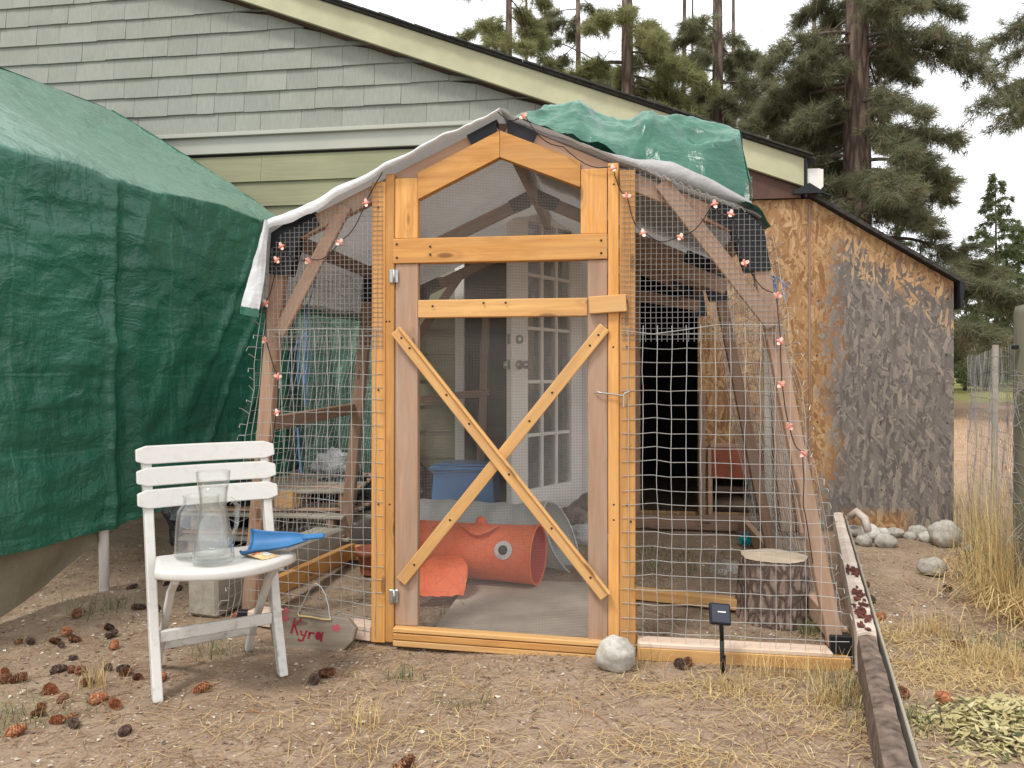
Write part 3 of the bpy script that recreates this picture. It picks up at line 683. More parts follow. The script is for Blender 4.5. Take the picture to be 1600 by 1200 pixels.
prism('door_rail', [(-.342, 1.828), (-.006, 1.986), (-.006, 2.092), (-.342, 1.935)], -.024, .016, 'pine', dr); prism('door_rail', [(-.004, 1.986), (.317, 1.855), (.317, 1.958), (-.004, 2.092)], -.024, .016, 'pine', dr)
board('cross_slat', (-.428, -.047, 1.292), (.418, -.047, .245), .050, .016, 'pine_pale', dr); board('cross_slat', (.414, -.030, 1.298), (-.412, -.030, .268), .048, .016, 'pine_pale', dr)
# narrow lip strip on the slat (they are L-shaped mouldings)
def lip(p0, p1, y):
    d = (Vector(p1)-Vector(p0)).normalized(); n = Vector((d.z, 0, -d.x))
    n = n if n.z > 0 else -n
    board('slat_lip', Vector(p0)+n*.019+Vector((0, y, 0)), Vector(p1)+n*.019+Vector((0, y, 0)), .010, .012, 'pine_pale', dr)
lip((-.428, -.047, 1.292), (.418, -.047, .245), -.0145)
screws(dr, [(-.43, 1.645), (-.43, 1.59), (-.29, 1.632), (-.29, 1.60), (.40, 1.64), (.40, 1.59), (-.28, 1.39), (.02, 1.40), (.40, 1.396), (-.07, 1.40)], -.0285, .005)
for t in (.03, .07, .25, .36, .55, .75, .93):
    screws(dr, [(lerp(-.428, .418, t), lerp(1.292, .245, t))], -.0555, .005)
    if t != .55: screws(dr, [(lerp(.414, -.412, t), lerp(1.298, .268, t))], -.0385, .005)
for z in (1.515, .205):
    board('hinge', (-.462, -.026, z), (-.425, -.026, z), .055, .006, 'steel', dr)
    Vp, Fp = tubes([[(-.441, -.031, z-.028), (-.441, -.031, z+.028)]], .0055, 8, cap=True); part('hinge_pin', Vp, Fp, 'steel', dr, True)
Vp, Fp = tubes([[(.375, -.026, 1.04), (.388, -.034, 1.043), (.40, -.036, 1.04), (.45, -.038, 1.035), (.485, -.04, 1.028), (.492, -.035, 1.04), (.51, -.025, 1.045)], [(.488, -.04, 1.03), (.487, -.043, .985)]], .0035, 6); part('hook_latch', Vp, Fp, 'steel', dr, True)
# threshold boards
for k, (z, w) in enumerate(((.014, .024), (.042, .026), (.068, .018))):
    board('threshold_board', (-.44, -.022-.004*k, z+.008), (.425, -.022-.004*k, z-.012), w, .06-.006*k, 'pine_pale' if k != 1 else 'pine', run)
# wires
def cv(poly, c, ax):      # convex polygon cut: range along the other axis
    o = []
    for (a, b) in zip(poly, poly[1:]+poly[:1]):
        if (a[ax]-c)*(b[ax]-c) < 0 or a[ax] == c:
            t = (c-a[ax])/(b[ax]-a[ax]) if b[ax] != a[ax] else 0; o.append(a[1-ax]+t*(b[1-ax]-a[1-ax]))
    return (min(o), max(o)) if len(o) > 1 else None
def grid_wires(poly, sp, yf, r, jit=.002, seg=.06, name='wire_mesh', mat='wire', seed=0, kink=None):
    paths = []; xs_ = [p[0] for p in poly]; zs_ = [p[1] for p in poly]
    def W(x, z): 
        dx = jit*nz(x*9+seed, z*9, 1.7); dz = jit*1.4*nz(x*8+seed, z*7, 8.1)
        if kink: dz += kink(x, z)
        return (x+dx, yf(x, z)+jit*.8*nz(x*6, z*6, seed), z+dz)
    for ax in (0, 1):
        lo, hi = (min(xs_), max(xs_)) if ax == 0 else (min(zs_), max(zs_)); c = lo+sp*.5
        while c < hi:
            q = cv(poly, c+1e-6, ax)
            if q and q[1]-q[0] > sp*.5:
                n = max(2, int((q[1]-q[0])/seg)+1); pts = [lerp(q[0], q[1], i/(n-1)) for i in range(n)]
                off = r*1.0 if ax else -r*1.0
                path = [W(c, p) if ax == 0 else W(p, c) for p in pts]; paths.append([(a, b+off, d) for a, b, d in path])
            c += sp
    Vp, Fp = tubes(paths, r, 4); o = part(name, Vp, Fp, mat, run); o['kind'] = 'stuff'; return o
def yl(x, z): return -.0235+.17*max(0, min(1, (-.53-x)/.62))*max(0, min(1, (1.55-z)/1.45))
def yr(x, z): return -.0245
LP = [(-1.185, .03), (-.490, .03), (-.490, 1.30), (-1.005, 1.30)]; LF = [(-1.0, 1.22), (-.490, 1.22), (-.490, 1.90), (-.56, 1.87), (-.93, 1.70), (-.985, 1.62)]
RP = [(.478, .02), (1.345, .02), (1.09, 1.31), (.478, 1.30)]; RF = [(.478, 1.24), (1.10, 1.24), (1.03, 1.66), (.95, 1.74), (.53, 1.92), (.478, 1.92)]
def kink(x, z): return .012*math.exp(-((x-.62)/.02)**2)*(1 if .3 < z < 1.05 else 0)
grid_wires(LP, .053, yl, .0014, .006, seed=1); grid_wires(LF, .0198, yl, .0010, .002, .1, 'fine_mesh', 'fine_wire', 2)
grid_wires(RP, .0555, yr, .0014, .006, seed=3, kink=kink); grid_wires(RF, .0208, yr, .0010, .002, .1, 'fine_mesh', 'fine_wire', 4)
for pth in ([(.478, -.027, 1.285), (.60, -.028, 1.27), (.72, -.028, 1.285), (.85, -.028, 1.305), (1.09, -.027, 1.30)], [(-1.0, -.02, 1.30), (-.75, -.026, 1.302), (-.49, -.027, 1.298)]):
    Vp, Fp = tubes([pth], .0016, 5); part('selvedge_wire', Vp, Fp, 'wire', run)
# side meshes: run back along y
def side_wires(bot, top, sgn, seed):
    paths = []; n = 40
    def S(t, v):
        x = lerp(bot, top, v)+sgn*(.025+.02*nz(t*8+seed, v*9))+.01*nz(t*25, v*20, seed); y = lerp(.06, 2.2, t)+.012*nz(t*15, v*15, 4)
        return (x, y, lerp(.04, 1.66, v)+.01*nz(t*12, v*12, 9))
    for i in range(n): paths.append([S(i/(n-1), k/16) for k in range(17)])
    for k in range(31): paths.append([S(i/24, k/30) for i in range(25)])
    # bent loose ends at the front edge
    for k in range(34):
        v = k/34; p = Vector(S(0, v)); q = p+Vector((sgn*random.uniform(.0, .035), random.uniform(-.05, -.01), random.uniform(-.02, .03))); paths.append([p, (p+q)/2+Vector((sgn*.012, 0, .01)), q])
    Vp, Fp = tubes(paths, .0014, 4); o = part('side_mesh', Vp, Fp, 'wire', run); o['kind'] = 'stuff'
side_wires(1.325, 1.04, 1, 3); side_wires(-1.20, -1.0, -1, 8)
# zig-zag of clipped wire ends along the right rafter
zzp = [[(lerp(.53, .95, k/26), -.03-.004*(k % 2), lerp(1.925, 1.735, k/26)+.011*(k % 2)) for k in range(27)]]
Vp, Fp = tubes(zzp, .0016, 4); part('clipped_edge', Vp, Fp, 'wire', run)
# screen of the door: fine woven wire
def gab(x): return 2.03+x*.47 if x < 0 else 2.03-x*.44
SV = []; SF = []
def bar(a, b, h, horizontal):
    (x0, z0), (x1, z1) = a, b; b0 = len(SV); y = .022+(.0006 if horizontal else 0)
    for (x, z) in ((x0, z0), (x1, z1)):
        if horizontal: SV.extend([(x, y-h, z-h), (x, y-h, z+h), (x, y+h, z+h), (x, y+h, z-h)])
        else: SV.extend([(x-h, y-h, z), (x+h, y-h, z), (x+h, y+h, z), (x-h, y+h, z)])
    for k in range(4): SF.append((b0+k, b0+(k+1) % 4, b0+4+(k+1) % 4, b0+4+k))
sp = .0062; x = -.37
while x < .375: bar((x, .06), (x, gab(x)), .00031, False); x += sp
z = .07
while z < 2.02:
    xa, xb = -.37, .375
    if z > 1.85: xa = max(xa, (z-2.03)/.47); xb = min(xb, (2.03-z)/.44)
    if xb > xa: bar((xa, z), (xb, z), .00042, True)
    z += sp
o = part('door_screen', SV, SF, 'screen', dr); o['kind'] = 'stuff'

# ------------------------------------------------------------------ roof tarp of the run
rt = thing('roof_tarp', (0, .1, 2.14), 'silver tarp over the run roof, its green side folded up on the right', 'tarp')
def rfl(u, v):        # left slope, u front->back, v ridge->hanging edge
    y = lerp(-.05, 2.28, u)+.015*nz(v*6, 0)
    x = ipl([(0, .03), (.02, 0), (.66, -.985), (1.0, -1.085)], v); z = ipl([(0, 2.165), (.02, 2.172), (.66, 1.745), (1.0, ipl([(0, 1.40), (.5, 1.46), (1, 1.5)], u))], v)
    fr = math.exp(-u*16)
    z += .012*fbm(u*5, v*6, 0, 1.4)-.016*math.sin(v/.66*math.pi)*(v < .66)*fr*0 + .004*nz(v*30, u*4)
    if v > .66: x += -.008*math.sin((v-.66)/.34*math.pi*.5)+.02*nz(u*7, v*6)*(1-fr)
    return (x, y, z)
V, F = sheet(rfl, 50, 60); part('silver_sheet', V, F, 'tarp_grey', rt, True)
def hem(u, v):
    p = rfl(lerp(0, 1, u), 1.0); return (p[0]+.006-.010*v, p[1]-.004, p[2]+.030-.055*v)
V, F = sheet(hem, 40, 4); part('green_hem', V, F, 'tarp_green2', rt, True)
def rim(u, v):          # front hem over the rafter, added to carry the whitish highlight
    q = rfl(0, lerp(.02, .66, u)); d = ipl([(0, .012), (.35, .018), (.6, .034), (.8, .048), (1, .040)], u)*(1+.2*nz(u*14, 2)); return (q[0], q[1]-.004-.008*math.sin(math.pi*v), q[2]-d*v)
V, F = sheet(rim, 60, 5); part('front_hem', V, F, 'tarp_lit', rt, True)
def flap(u, v):         # corner of the sheet wrapped round the front post
    a = rfl(0, lerp(.66, 1.0, v)); w = lerp(.012, .095, v**.8)*(1-.15*v*v); return (a[0]+w*u, a[1]-.006-.016*math.sin(math.pi*u)+.006*nz(u*5, v*5), a[2]-.015*u*v+.004*nz(u*6, v*4))
V, F = sheet(flap, 14, 20); part('corner_flap', V, F, 'tarp_lit', rt, True)
def flaphem(u, v): p = flap(u, 1.0); return (p[0], p[1]-.003, p[2]+.004-.034*v)
V, F = sheet(flaphem, 12, 3); part('flap_hem', V, F, 'tarp_green2', rt, True)
def rfr(u, v):
    y = lerp(-.03, 2.28, u); x = lerp(.0, 1.01, v); z = 2.172-v*.455+.010*fbm(u*5+3, v*6, 0, 1.4); return (x, y, z)
V, F = sheet(rfr, 40, 40); part('silver_sheet', V, F, 'tarp_grey', rt, True)
def roll(u, v):       # front edge rolled back on the right slope
    a = v*2*math.pi*1.15; x = lerp(.02, .985, u); r = ipl([(0, .006), (.15, .010), (.43, .024), (.68, .037), (.92, .024), (1, .016)], u)*(1+.3*nz(u*8, v*3))
    zb = 2.150-x*.45+ipl([(0, 0), (.45, .0), (.70, .035), (1, .06)], u)
    y = .02+.05*u+r*math.cos(a)*1.3; z = zb+r*(1+math.sin(a)); return (x+.1*r*nz(v*3, u*9), y, z)
V, F = sheet(roll, 60, 20); part('rolled_edge', V, F, 'tarp_grey', rt, True)
def fold(u, v):       # crumpled green fold piled on the right slope
    x = lerp(.03, .985, u); y = lerp(.10, 1.05, v); base = 2.19-max(0, x)*.455
    h = ipl([(0, .05), (.1, .19), (.25, .265), (.55, .35), (.78, .395), (1, .43)], u)*math.sin(math.pi*.5*min(1, v/.42+.03))**.75
    h *= 1-.75*ss(.5, 1.0, v)
    cr = .030*fbm(u*3.2, v*2.6, 1.1, 1.3)+.040*max(0, 1-2.5*abs(nz(u*2.4+v*1.6, v*2.4-u*1.8, 4)))+.008*max(0, 1-3.5*abs(nz(u*7-v*4, v*6+u*3, 9)))-.02
    return (x+.03*nz(u*5, v*7, 6), y+.05*nz(u*6, v*5, 2), base+h+cr*ss(0, .1, u))
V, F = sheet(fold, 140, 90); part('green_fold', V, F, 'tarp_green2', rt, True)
def foldend(u, v):     # the fold hanging off the right end
    p = fold(1.0, u*.9); d = v; zl = 1.90-.02*u; return (p[0]+.006+.02*d*(.3+nz(u*6, 2))+.008*nz(u*8, v*5), p[1], lerp(p[2], zl+.05*nz(u*5, 1), d))
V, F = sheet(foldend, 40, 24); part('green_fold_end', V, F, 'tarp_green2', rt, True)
def tip(u, v):
    return (lerp(.93, 1.045, u)+.01*nz(u*5, v*5), lerp(-.03, .25, v), lerp(1.775, 1.675, u)+.035*math.sin(u*math.pi)+.03*v+.01*nz(u*6, v*4, 2))
V, F = sheet(tip, 14, 14); part('green_corner', V, F, 'tarp_green2', rt, True)

# ------------------------------------------------------------------ string lights
sl = thing('string_lights', (0, -.05, 1.9), 'string of small pink bird-shaped lights clipped along the run front', 'string lights')
BL = [(-.560, 1.815), (-.668, 1.655), (-.805, 1.583), (-.925, 1.645), (-.945, 1.588), (-1.0, 1.41), (-1.007, 1.258), (-.955, 1.103), (-.968, .95), (-1.0, .79), (-1.02, .665)]
BR = [(.095, 2.135), (.445, 1.915), (.498, 1.805), (.56, 1.66), (.705, 1.64), (.83, 1.765), (.895, 1.725), (.945, 1.535), (1.062, 1.41), (1.075, 1.235), (1.08, 1.073), (1.105, .915), (1.163, .812)]
def bulbY(x, z): return yl(x, z)-.014 if x < 0 else -.046
def bird_meshes():
    V, F = lathe([(.0, -.017), (.0045, -.012), (.0065, 0), (.0055, .008), (.007, .013), (.004, .019), (0, .021)], 8)
    bm_ = mesh('bird_body', V, F, True)
    w = [(0, 0, .002), (.010, -.003, .012), (.020, -.006, .010), (.022, -.006, .002), (.012, -.002, -.006)]
    Vw = w+[(a, b+.0025, c) for a, b, c in w]; n = 5
    Fw = [tuple(range(n)), tuple(range(2*n-1, n-1, -1))]+[(i+n, (i+1) % n+n, (i+1) % n, i) for i in range(n)]
    return bm_, mesh('bird_wing', Vw, Fw), mesh('bird_wing', [(-a, b, c) for a, b, c in Vw], [f[::-1] for f in Fw])
bb, bw1, bw2 = bird_meshes()
for (x, z) in BL+BR:
    mw = Matrix.Translation((x, bulbY(x, z), z)) @ Matrix.Rotation(random.uniform(-1.4, 1.4), 4, 'Y') @ Matrix.Rotation(random.uniform(-.5, .5), 4, 'Z') @ Matrix.Scale(.84, 4)
    b = link('bulb', bb, 'bulb_body', sl, mw)
    for wm in (bw1, bw2): link('wing', wm, 'bulb_wing', b, mw)
def cab(pts, seed):
    out = []
    for (a, b) in zip(pts, pts[1:]):
        n = 7
        for i in range(n):
            t = i/n; x = lerp(a[0], b[0], t); z = lerp(a[1], b[1], t)-.035*math.sin(t*math.pi)*(abs(a[0]-b[0]) > .05)+.012; out.append((x+.006*nz(x*9, z*9, seed), bulbY(x, z)+.008+.004*nz(x*20, z*20), z))
    return out
Vp, Fp = tubes([cab([(-.49, 1.93), (-.535, 1.86)]+BL, 1), cab([(-.02, 2.16)]+BR[:1]+[(.25, 2.0)]+BR[1:]+[(1.16, .6), (1.2, .35)], 2)], .0022, 5); part('cable', Vp, Fp, 'cable', sl, True)

# ------------------------------------------------------------------ solar stake
so = thing('solar_panel', (.852, -.12, 0), 'small black solar panel on a stake in front of the sill', 'solar panel')
mw = Matrix.Translation((.84, -.14, .222)) @ Matrix.Rotation(rad(12), 4, 'Z') @ Matrix.Rotation(rad(62), 4, 'X') @ Matrix.Rotation(rad(-6), 4, 'Z')
me = box_mesh(.078, .078, .018, .004); o = link('housing', me.copy(), 'black_plastic', so, mw)
o = link('cell', box_mesh(.066, .064, .003, .0005), 'solar', so, mw @ Matrix.Translation((0, 0, .0105)))
link('label_strip', box_mesh(.03, .004, .001, 0), 'white_paint', so, mw @ Matrix.Translation((.004, .006, .0126)))
Vp, Fp = tubes([[(.846, -.128, .20), (.85, -.122, .12)], [(.85, -.122, .12), (.853, -.118, -.03)]], .008, 8, cap=True); part('stake', Vp, Fp, 'black_plastic', so, True)
Vp, Fp = tubes([[(.855, -.118, .06), (.86, -.118, -.02)]], .013, 4, taper=.3); part('stake_blade', Vp, Fp, 'black_plastic', so)

# ------------------------------------------------------------------ white folding chair
ch = thing('folding_chair', (-1.08, -.65, 0), 'white slatted folding chair holding glass jugs', 'chair')
U = Vector((.757, .653, 0)); B = Vector((-.653, .757, 0)); O = Vector((-1.085, -.65, 0))
def cp(a, b, z): return O+U*a+B*b+Vector((0, 0, z))
CW = .425
def upright(a, sgn):     # back upright that runs down to the front foot
    pts = [(0, 0), (.085, .20), (.155, .42), (.215, .60), (.29, .835)]
    V = []; n = len(pts)
    for b, z in pts:
        for (da, db) in ((-.016, -.022), (.016, -.022), (.016, .022), (-.016, .022)): V.append(cp(a+da, b+db, z))
    F = [(i*4+k, i*4+(k+1) % 4, (i+1)*4+(k+1) % 4, (i+1)*4+k) for i in range(n-1) for k in range(4)]+[(3, 2, 1, 0), tuple((n-1)*4+k for k in range(4))]
    o = part('upright', V, F, 'chair', ch); bv = o.modifiers.new('b', 'BEVEL'); bv.width = .004; bv.segments = 2
def rear(a):
    pts = [(-.09, .43), (.02, .36), (.15, .22), (.27, .09), (.33, .0)]; V = []
    for b, z in pts:
        for (da, db) in ((-.012, -.018), (.012, -.018), (.012, .018), (-.012, .018)): V.append(cp(a+da, b+db, z))
    n = len(pts); F = [(i*4+k, i*4+(k+1) % 4, (i+1)*4+(k+1) % 4, (i+1)*4+k) for i in range(n-1) for k in range(4)]+[(3, 2, 1, 0), tuple((n-1)*4+k for k in range(4))]
    o = part('rear_leg', V, F, 'chair', ch); bv = o.modifiers.new('b', 'BEVEL'); bv.width = .004; bv.segments = 2
upright(0, -1); upright(CW, 1); rear(.045); rear(CW-.045)
def slat(z0, h, b0, tilt):     # curved back slat
    n = 14; V = []
    for i in range(n+1):
        t = i/n; a = lerp(-.038, CW+.038, t); cv_ = .022*math.sin(math.pi*t)
        e = min(t, 1-t)*(CW+.076); rr = .012; sh = 0 if e > rr else rr-math.sqrt(max(0, rr*rr-(rr-e)**2))
        for (db, zz) in ((-.012, sh), (-.012, h-sh), (.008, h-sh), (.008, sh)):
            zc = z0+zz; V.append(cp(a, b0+cv_+db+(zz)*tilt, zc))
    F = [(i*4+k, i*4+(k+1) % 4, (i+1)*4+(k+1) % 4, (i+1)*4+k) for i in range(n) for k in range(4)]+[(3, 2, 1, 0), tuple(n*4+k for k in range(4))]
    o = part('back_slat', V, F, 'chair', ch); bv = o.modifiers.new('b', 'BEVEL'); bv.width = .004; bv.segments = 2; bv.angle_limit = rad(50)
for k in range(3): slat(.625+.078*k, .066, .198+.025*k, .32)
# seat: D-shaped, rounded front
def seat_outline():
    pts = [(.015, .135), (CW-.015, .135)]
    for i in range(17):
        t = i/16; a = lerp(CW+.02, -.02, t); b = -.09-.13*math.sin(math.pi*t)**.8; pts.append((a, b))
    return pts
so_ = seat_outline(); ctr = Vector((CW/2, -.02)); V = []; F = []; rings = [(1.0, .435), (1.012, .442), (1.012, .456), (1.0, .463), (.93, .466), (.5, .460), (.12, .458)]
for (k, z) in rings:
    for a, b in so_: V.append(cp(ctr.x+(a-ctr.x)*k, ctr.y+(b-ctr.y)*k, z))
n = len(so_)
for i in range(len(rings)-1): F += [(i*n+j, (i+1)*n+j, (i+1)*n+(j+1) % n, i*n+(j+1) % n) for j in range(n)]
F.append(tuple(range(n))); F.append(tuple((len(rings)-1)*n+j for j in reversed(range(n))))
part('seat', V, F, 'chair', ch, True)
def bar_(name, p, q, w, t, face): board(name, p, q, w, t, 'chair', ch, face, .004)
bar_('front_stretcher', cp(.016, .082, .192), cp(CW-.016, .082, .192), .042, .02, -B); bar_('rear_stretcher', cp(.057, .245, .115), cp(CW-.057, .245, .115), .045, .018, -B)
for a in (.04, CW-.04): bar_('seat_bearer', cp(a, -.12, .425), cp(a, .15, .415), .02, .02, (0, 0, 1))
SZ = .463
def on_seat(a, b, dz=0): return cp(a, b, SZ+dz)
# glass carafe
c = on_seat(.165, -.075)
prof = [(.0, .004), (.066, .004), (.070, .012), (.067, .05), (.054, .13), (.043, .195), (.046, .235), (.053, .285), (.056, .315), (.0535, .316)]
g = thing('glass_carafe', c, 'tall hourglass carafe of clear glass on the chair seat', 'carafe')
V, F = lathe(prof, 36, c); part('vessel', V, F, 'glass', g, True)
V, F = lathe([(0, .0125), (.060, .017), (.0615, .05), (.050, .125), (.0395, .19), (.0430, .235), (.047, .262), (0, .262)], 30, c); part('water', V, F, 'glass_clean', g, True)
# glass jug with a handle, behind it
c = on_seat(.150, .050)
g = thing('glass_jug', c, 'square-shouldered clear glass jug with handle behind the carafe', 'jug')
prof = [(0, .004), (.086, .004), (.091, .014), (.086, .11), (.080, .165), (.060, .19), (.060, .215), (.063, .218), (.059, .219)]
V, F = lathe(prof, 36, c); part('vessel', V, F, 'glass', g, True)
hd = (U*.98+B*.05)*1.06
Vp, Fp = tubes([[c+hd*.066+Vector((0, 0, .185)), c+hd*.10+Vector((0, 0, .195)), c+hd*.122+Vector((0, 0, .17)), c+hd*.118+Vector((0, 0, .10)), c+hd*.10+Vector((0, 0, .05)), c+hd*.082+Vector((0, 0, .035))]], .009, 10); part('handle', Vp, Fp, 'glass', g, True)
# packets, blue scoop, straw bits
c = on_seat(.335, -.075, .006); g = thing('seed_packet', c, 'crumpled tan and red paper packet under the blue scoop', 'packet')
mw = Matrix.Translation(c) @ Matrix.Rotation(rad(62), 4, 'Z') @ Matrix.Rotation(rad(4), 4, 'X')
def pk(u, v): return ((u-.5)*.075, (v-.5)*.095, .010*math.sin(math.pi*u)*math.sin(math.pi*v)+.002*nz(u*8, v*8))
V, F = sheet(pk, 10, 10); link('packet_paper', mesh('p', V, F, True), 'packet', g, mw); Vb = [(a, b, -.003) for a, b, _ in V]; link('packet_back', mesh('p', Vb, [f[::-1] for f in F]), 'packet', g, mw)
def pk2(u, v): x, y, z = pk(.06+u*.88, .62+v*.13); return (x, y, z+.0012)
V, F = sheet(pk2, 8, 4); link('printed_band', mesh('p', V, F, True), 'packet_red', g, mw)
def pk3(u, v):
    x, y, z = pk(.5+.2*(v)*math.cos(u*6.2832), .3+.16*v*math.sin(u*6.2832)); return (x, y, z+.0016)
V, F = sheet(pk3, 14, 4); link('printed_disc', mesh('p', V, F, True), 'bag_white', g, mw)
c = on_seat(.375, -.045, .050); g = thing('blue_scoop', c, 'blue plastic hand scoop lying on the chair seat', 'scoop')
mw = Matrix.Translation(c) @ Matrix.Rotation(rad(6), 4, 'Z') @ Matrix.Rotation(rad(-5), 4, 'Y') @ Matrix.Rotation(rad(26), 4, 'X') @ Matrix.Scale(1.12, 4)
def scp(u, v):      # open trough, flared mouth at left
    x = lerp(-.085, .115, u); w = ipl([(0, .058), (.25, .046), (.7, .034), (1, .012)], u); a = (v-.5)*math.pi*.95
    d = ipl([(0, .042), (.3, .032), (.75, .02), (1, .008)], u); return (x, w*math.sin(a), -d*math.cos(a)+.012*(1-u)**2)
V, F = sheet(scp, 18, 14); o = link('scoop_tray', mesh('scoop', V, F, True), 'blue', g, mw); sm = o.modifiers.new('t', 'SOLIDIFY'); sm.thickness = .003
Vp, Fp = tubes([[(-.085, .058*math.sin((v/10-.5)*math.pi*.95), -.042*math.cos((v/10-.5)*math.pi*.95)+.012) for v in range(11)]], .004, 6); link('rim', mesh('rim', Vp, Fp, True), 'blue', g, mw)
me = box_mesh(.07, .022, .012, .005); link('handle', me.copy(), 'blue', g, mw @ Matrix.Translation((.135, 0, .0)))
c = on_seat(.40, .055, .01); paths = []
for k in range(34):
    a = random.uniform(0, 6.28); l = random.uniform(.015, .035); p = c+Vector((random.gauss(0, .02), random.gauss(0, .014), random.uniform(-.004, .035))); q = p+Vector((math.cos(a)*l, math.sin(a)*l, random.uniform(-.008, .01))); paths.append([p, (p+q)/2+Vector((0, 0, .004)), q])
Vp, Fp = tubes(paths, .0028, 5); o = part('straw_bundle', Vp, Fp, 'straw', None, True); tag(o, 'small heap of yellow straw clippings on the chair seat', 'straw')

# ------------------------------------------------------------------ name sign
sg = thing('name_sign', (-.80, -.07, .0), 'weathered wooden sign painted Kyra in red', 'sign')
def sgn_pt(px, py):      # sign face plane
    return (-.955+(px-430)*.00272, 0.0, .150-(py-940)*.00260)
SYF = -.085
pol = [(430, 966), (433, 955), (452, 940), (553, 951), (566, 966), (562, 984), (541, 1007), (437, 997)]
pp = [(sgn_pt(a, b)[0], sgn_pt(a, b)[2]) for a, b in pol]
cx_, cz_ = -.78, .06
n = len(pp); V = [(x-cx_, 0, z-cz_) for x, z in pp]+[(x-cx_, .035, z-cz_) for x, z in pp]
F = [tuple(range(n)), tuple(range(2*n-1, n-1, -1))]+[(i+n, (i+1) % n+n, (i+1) % n, i) for i in range(n)]
MS = Matrix.Translation((cx_, SYF, cz_)) @ Matrix.Rotation(rad(-7), 4, 'X')
o = link('board', mesh('board', V, F), 'sign_wood', sg, MS); bv = o.modifiers.new('b', 'BEVEL'); bv.width = .004; bv.segments = 2
def zp(x, y): q = sgn_pt(400+x/7.27, 900+y/7.27); return (q[0]-cx_, q[2]-cz_)
def stroke(name, pts, w, mat):
    P = [Vector(zp(*p)) for p in pts]; V = []; F = []
    for i, p in enumerate(P):
        d = (P[min(i+1, len(P)-1)]-P[max(i-1, 0)]).normalized(); nn = Vector((-d.y, d.x))*w*(1+.2*nz(i*1.7, w*900))
        for s in (-1, 1): q = p+nn*s; V.append((q.x, -.0012, q.y))
    F = [(2*i, 2*i+1, 2*i+3, 2*i+2) for i in range(len(P)-1)]
    Vb = [(a, .001, c) for a, b, c in V]; m_ = len(V)
    F += [tuple(m_+k for k in f[::-1]) for f in F]
    link(name, mesh(name, V+Vb, F), mat, sg, MS)
stroke('letter_k', [(512, 385), (500, 450), (487, 510), (476, 560)], .0040, 'red_paint'); stroke('letter_k', [(585, 392), (550, 440), (502, 482)], .0038, 'red_paint'); stroke('letter_k', [(512, 474), (535, 520), (556, 578)], .0038, 'red_paint')
stroke('letter_y', [(588, 520), (592, 560), (620, 575)], .0040, 'red_paint'); stroke('letter_y', [(655, 515), (635, 575), (612, 630), (570, 632), (560, 612)], .0040, 'red_paint')
stroke('letter_r', [(690, 530), (676, 612)], .0042, 'red_paint'); stroke('letter_r', [(684, 565), (710, 540), (745, 548)], .0038, 'red_paint')
stroke('letter_a', [(838, 525), (828, 575), (822, 635)], .0040, 'red_paint')
def blob(name, cx, cy, rx, ry, mat, petals=0, dep=.25):
    V = []; k = 26
    for i in range(k):
        a = 2*math.pi*i/k; r = 1+(dep*math.cos(a*petals) if petals else .06*math.sin(3*a)); q = zp(cx+rx*r*math.cos(a), cy+ry*r*math.sin(a)); V.append((q[0], -.0014, q[1]))
    link(name, mesh(name, V, [tuple(range(k))]), mat, sg, MS)
blob('letter_a', 792, 572, 40, 46, 'red_paint'); blob('painted_flower', 985, 475, 46, 40, 'pink_paint', 5); blob('painted_figure', 405, 310, 34, 32, 'pink_paint', 4, .3); blob('painted_figure', 395, 390, 36, 40, 'pink_paint', 3, .35)
hp = [MS @ Vector((zp(*p)[0], -.004, zp(*p)[1])) for p in ((925, 385), (905, 320), (890, 230), (850, 110), (790, 20), (740, -10), (690, 20), (640, 120), (600, 220), (545, 330))]
hp2 = [MS @ Vector((zp(*p)[0], -.004, zp(*p)[1])) for p in ((545, 330), (560, 360), (700, 365), (830, 385), (925, 385))]
Vp, Fp = tubes([hp], .0026, 6); part('hanging_wire', Vp, Fp, 'wire', sg, True); Vp, Fp = tubes([hp2], .004, 6); part('twine', Vp, Fp, 'straw', sg, True)

# ------------------------------------------------------------------ inside the run
def ob(name, V, F, mat, label, cat, smooth=False, group=None):
    o = part(name, V, F, mat, None, smooth); return tag(o, label, cat, group)
# plywood sheet at the doorway
o = board('plywood_sheet', (-.30, .47, .045), (.44, .47, .050), .82, .014, 'slab', None, (0, 0, 1), label='grey plywood sheet on the ground inside the door', category=None) if False else board('plywood_sheet', (-.30, .47, .042), (.44, .47, .045), .82, .014, 'slab', None, (0, 0, 1))
tag(o, 'grey plywood sheet on the ground inside the door', 'plywood')
# fish tunnel
fs = thing('fish_tunnel', (-.25, .82, .06), 'orange fish-shaped fabric tunnel with a white-ringed eye', 'pet tunnel')
A0, A1 = Vector((-.62, .91, .192)), Vector((.062, .80, .198)); ax = (A1-A0).normalized(); sd = Vector((-ax.y, ax.x, 0)).normalized(); upv = Vector((0, 0, 1))
def fsh(u, v):
    a = v*2*math.pi; p = A0.lerp(A1, u); r = .158*(1+.02*nz(u*6, math.cos(a)*2, math.sin(a)*2))*(1-.05*math.sin(u*math.pi))
    rz = r*(.96 if math.sin(a) > 0 else .90); return p+sd*(r*math.cos(a))+upv*(rz*math.sin(a))
V, F = sheet(fsh, 40, 40); o = part('tunnel_body', V, F, 'fish', fs, True)
def fin_(u, v): p = fsh(u, v); c_ = A0.lerp(A1, u); return c_+(Vector(p)-c_)*.96
V, F = sheet(lambda u, v: fin_(lerp(.1, .998, u), v), 30, 40); part('tunnel_lining', V, [f[::-1] for f in F], 'fish_in', fs, True)
Vp, Fp = tubes([[fsh(1, k/32) for k in range(33)]], .006, 6); part('rim', Vp, Fp, 'fish', fs, True)
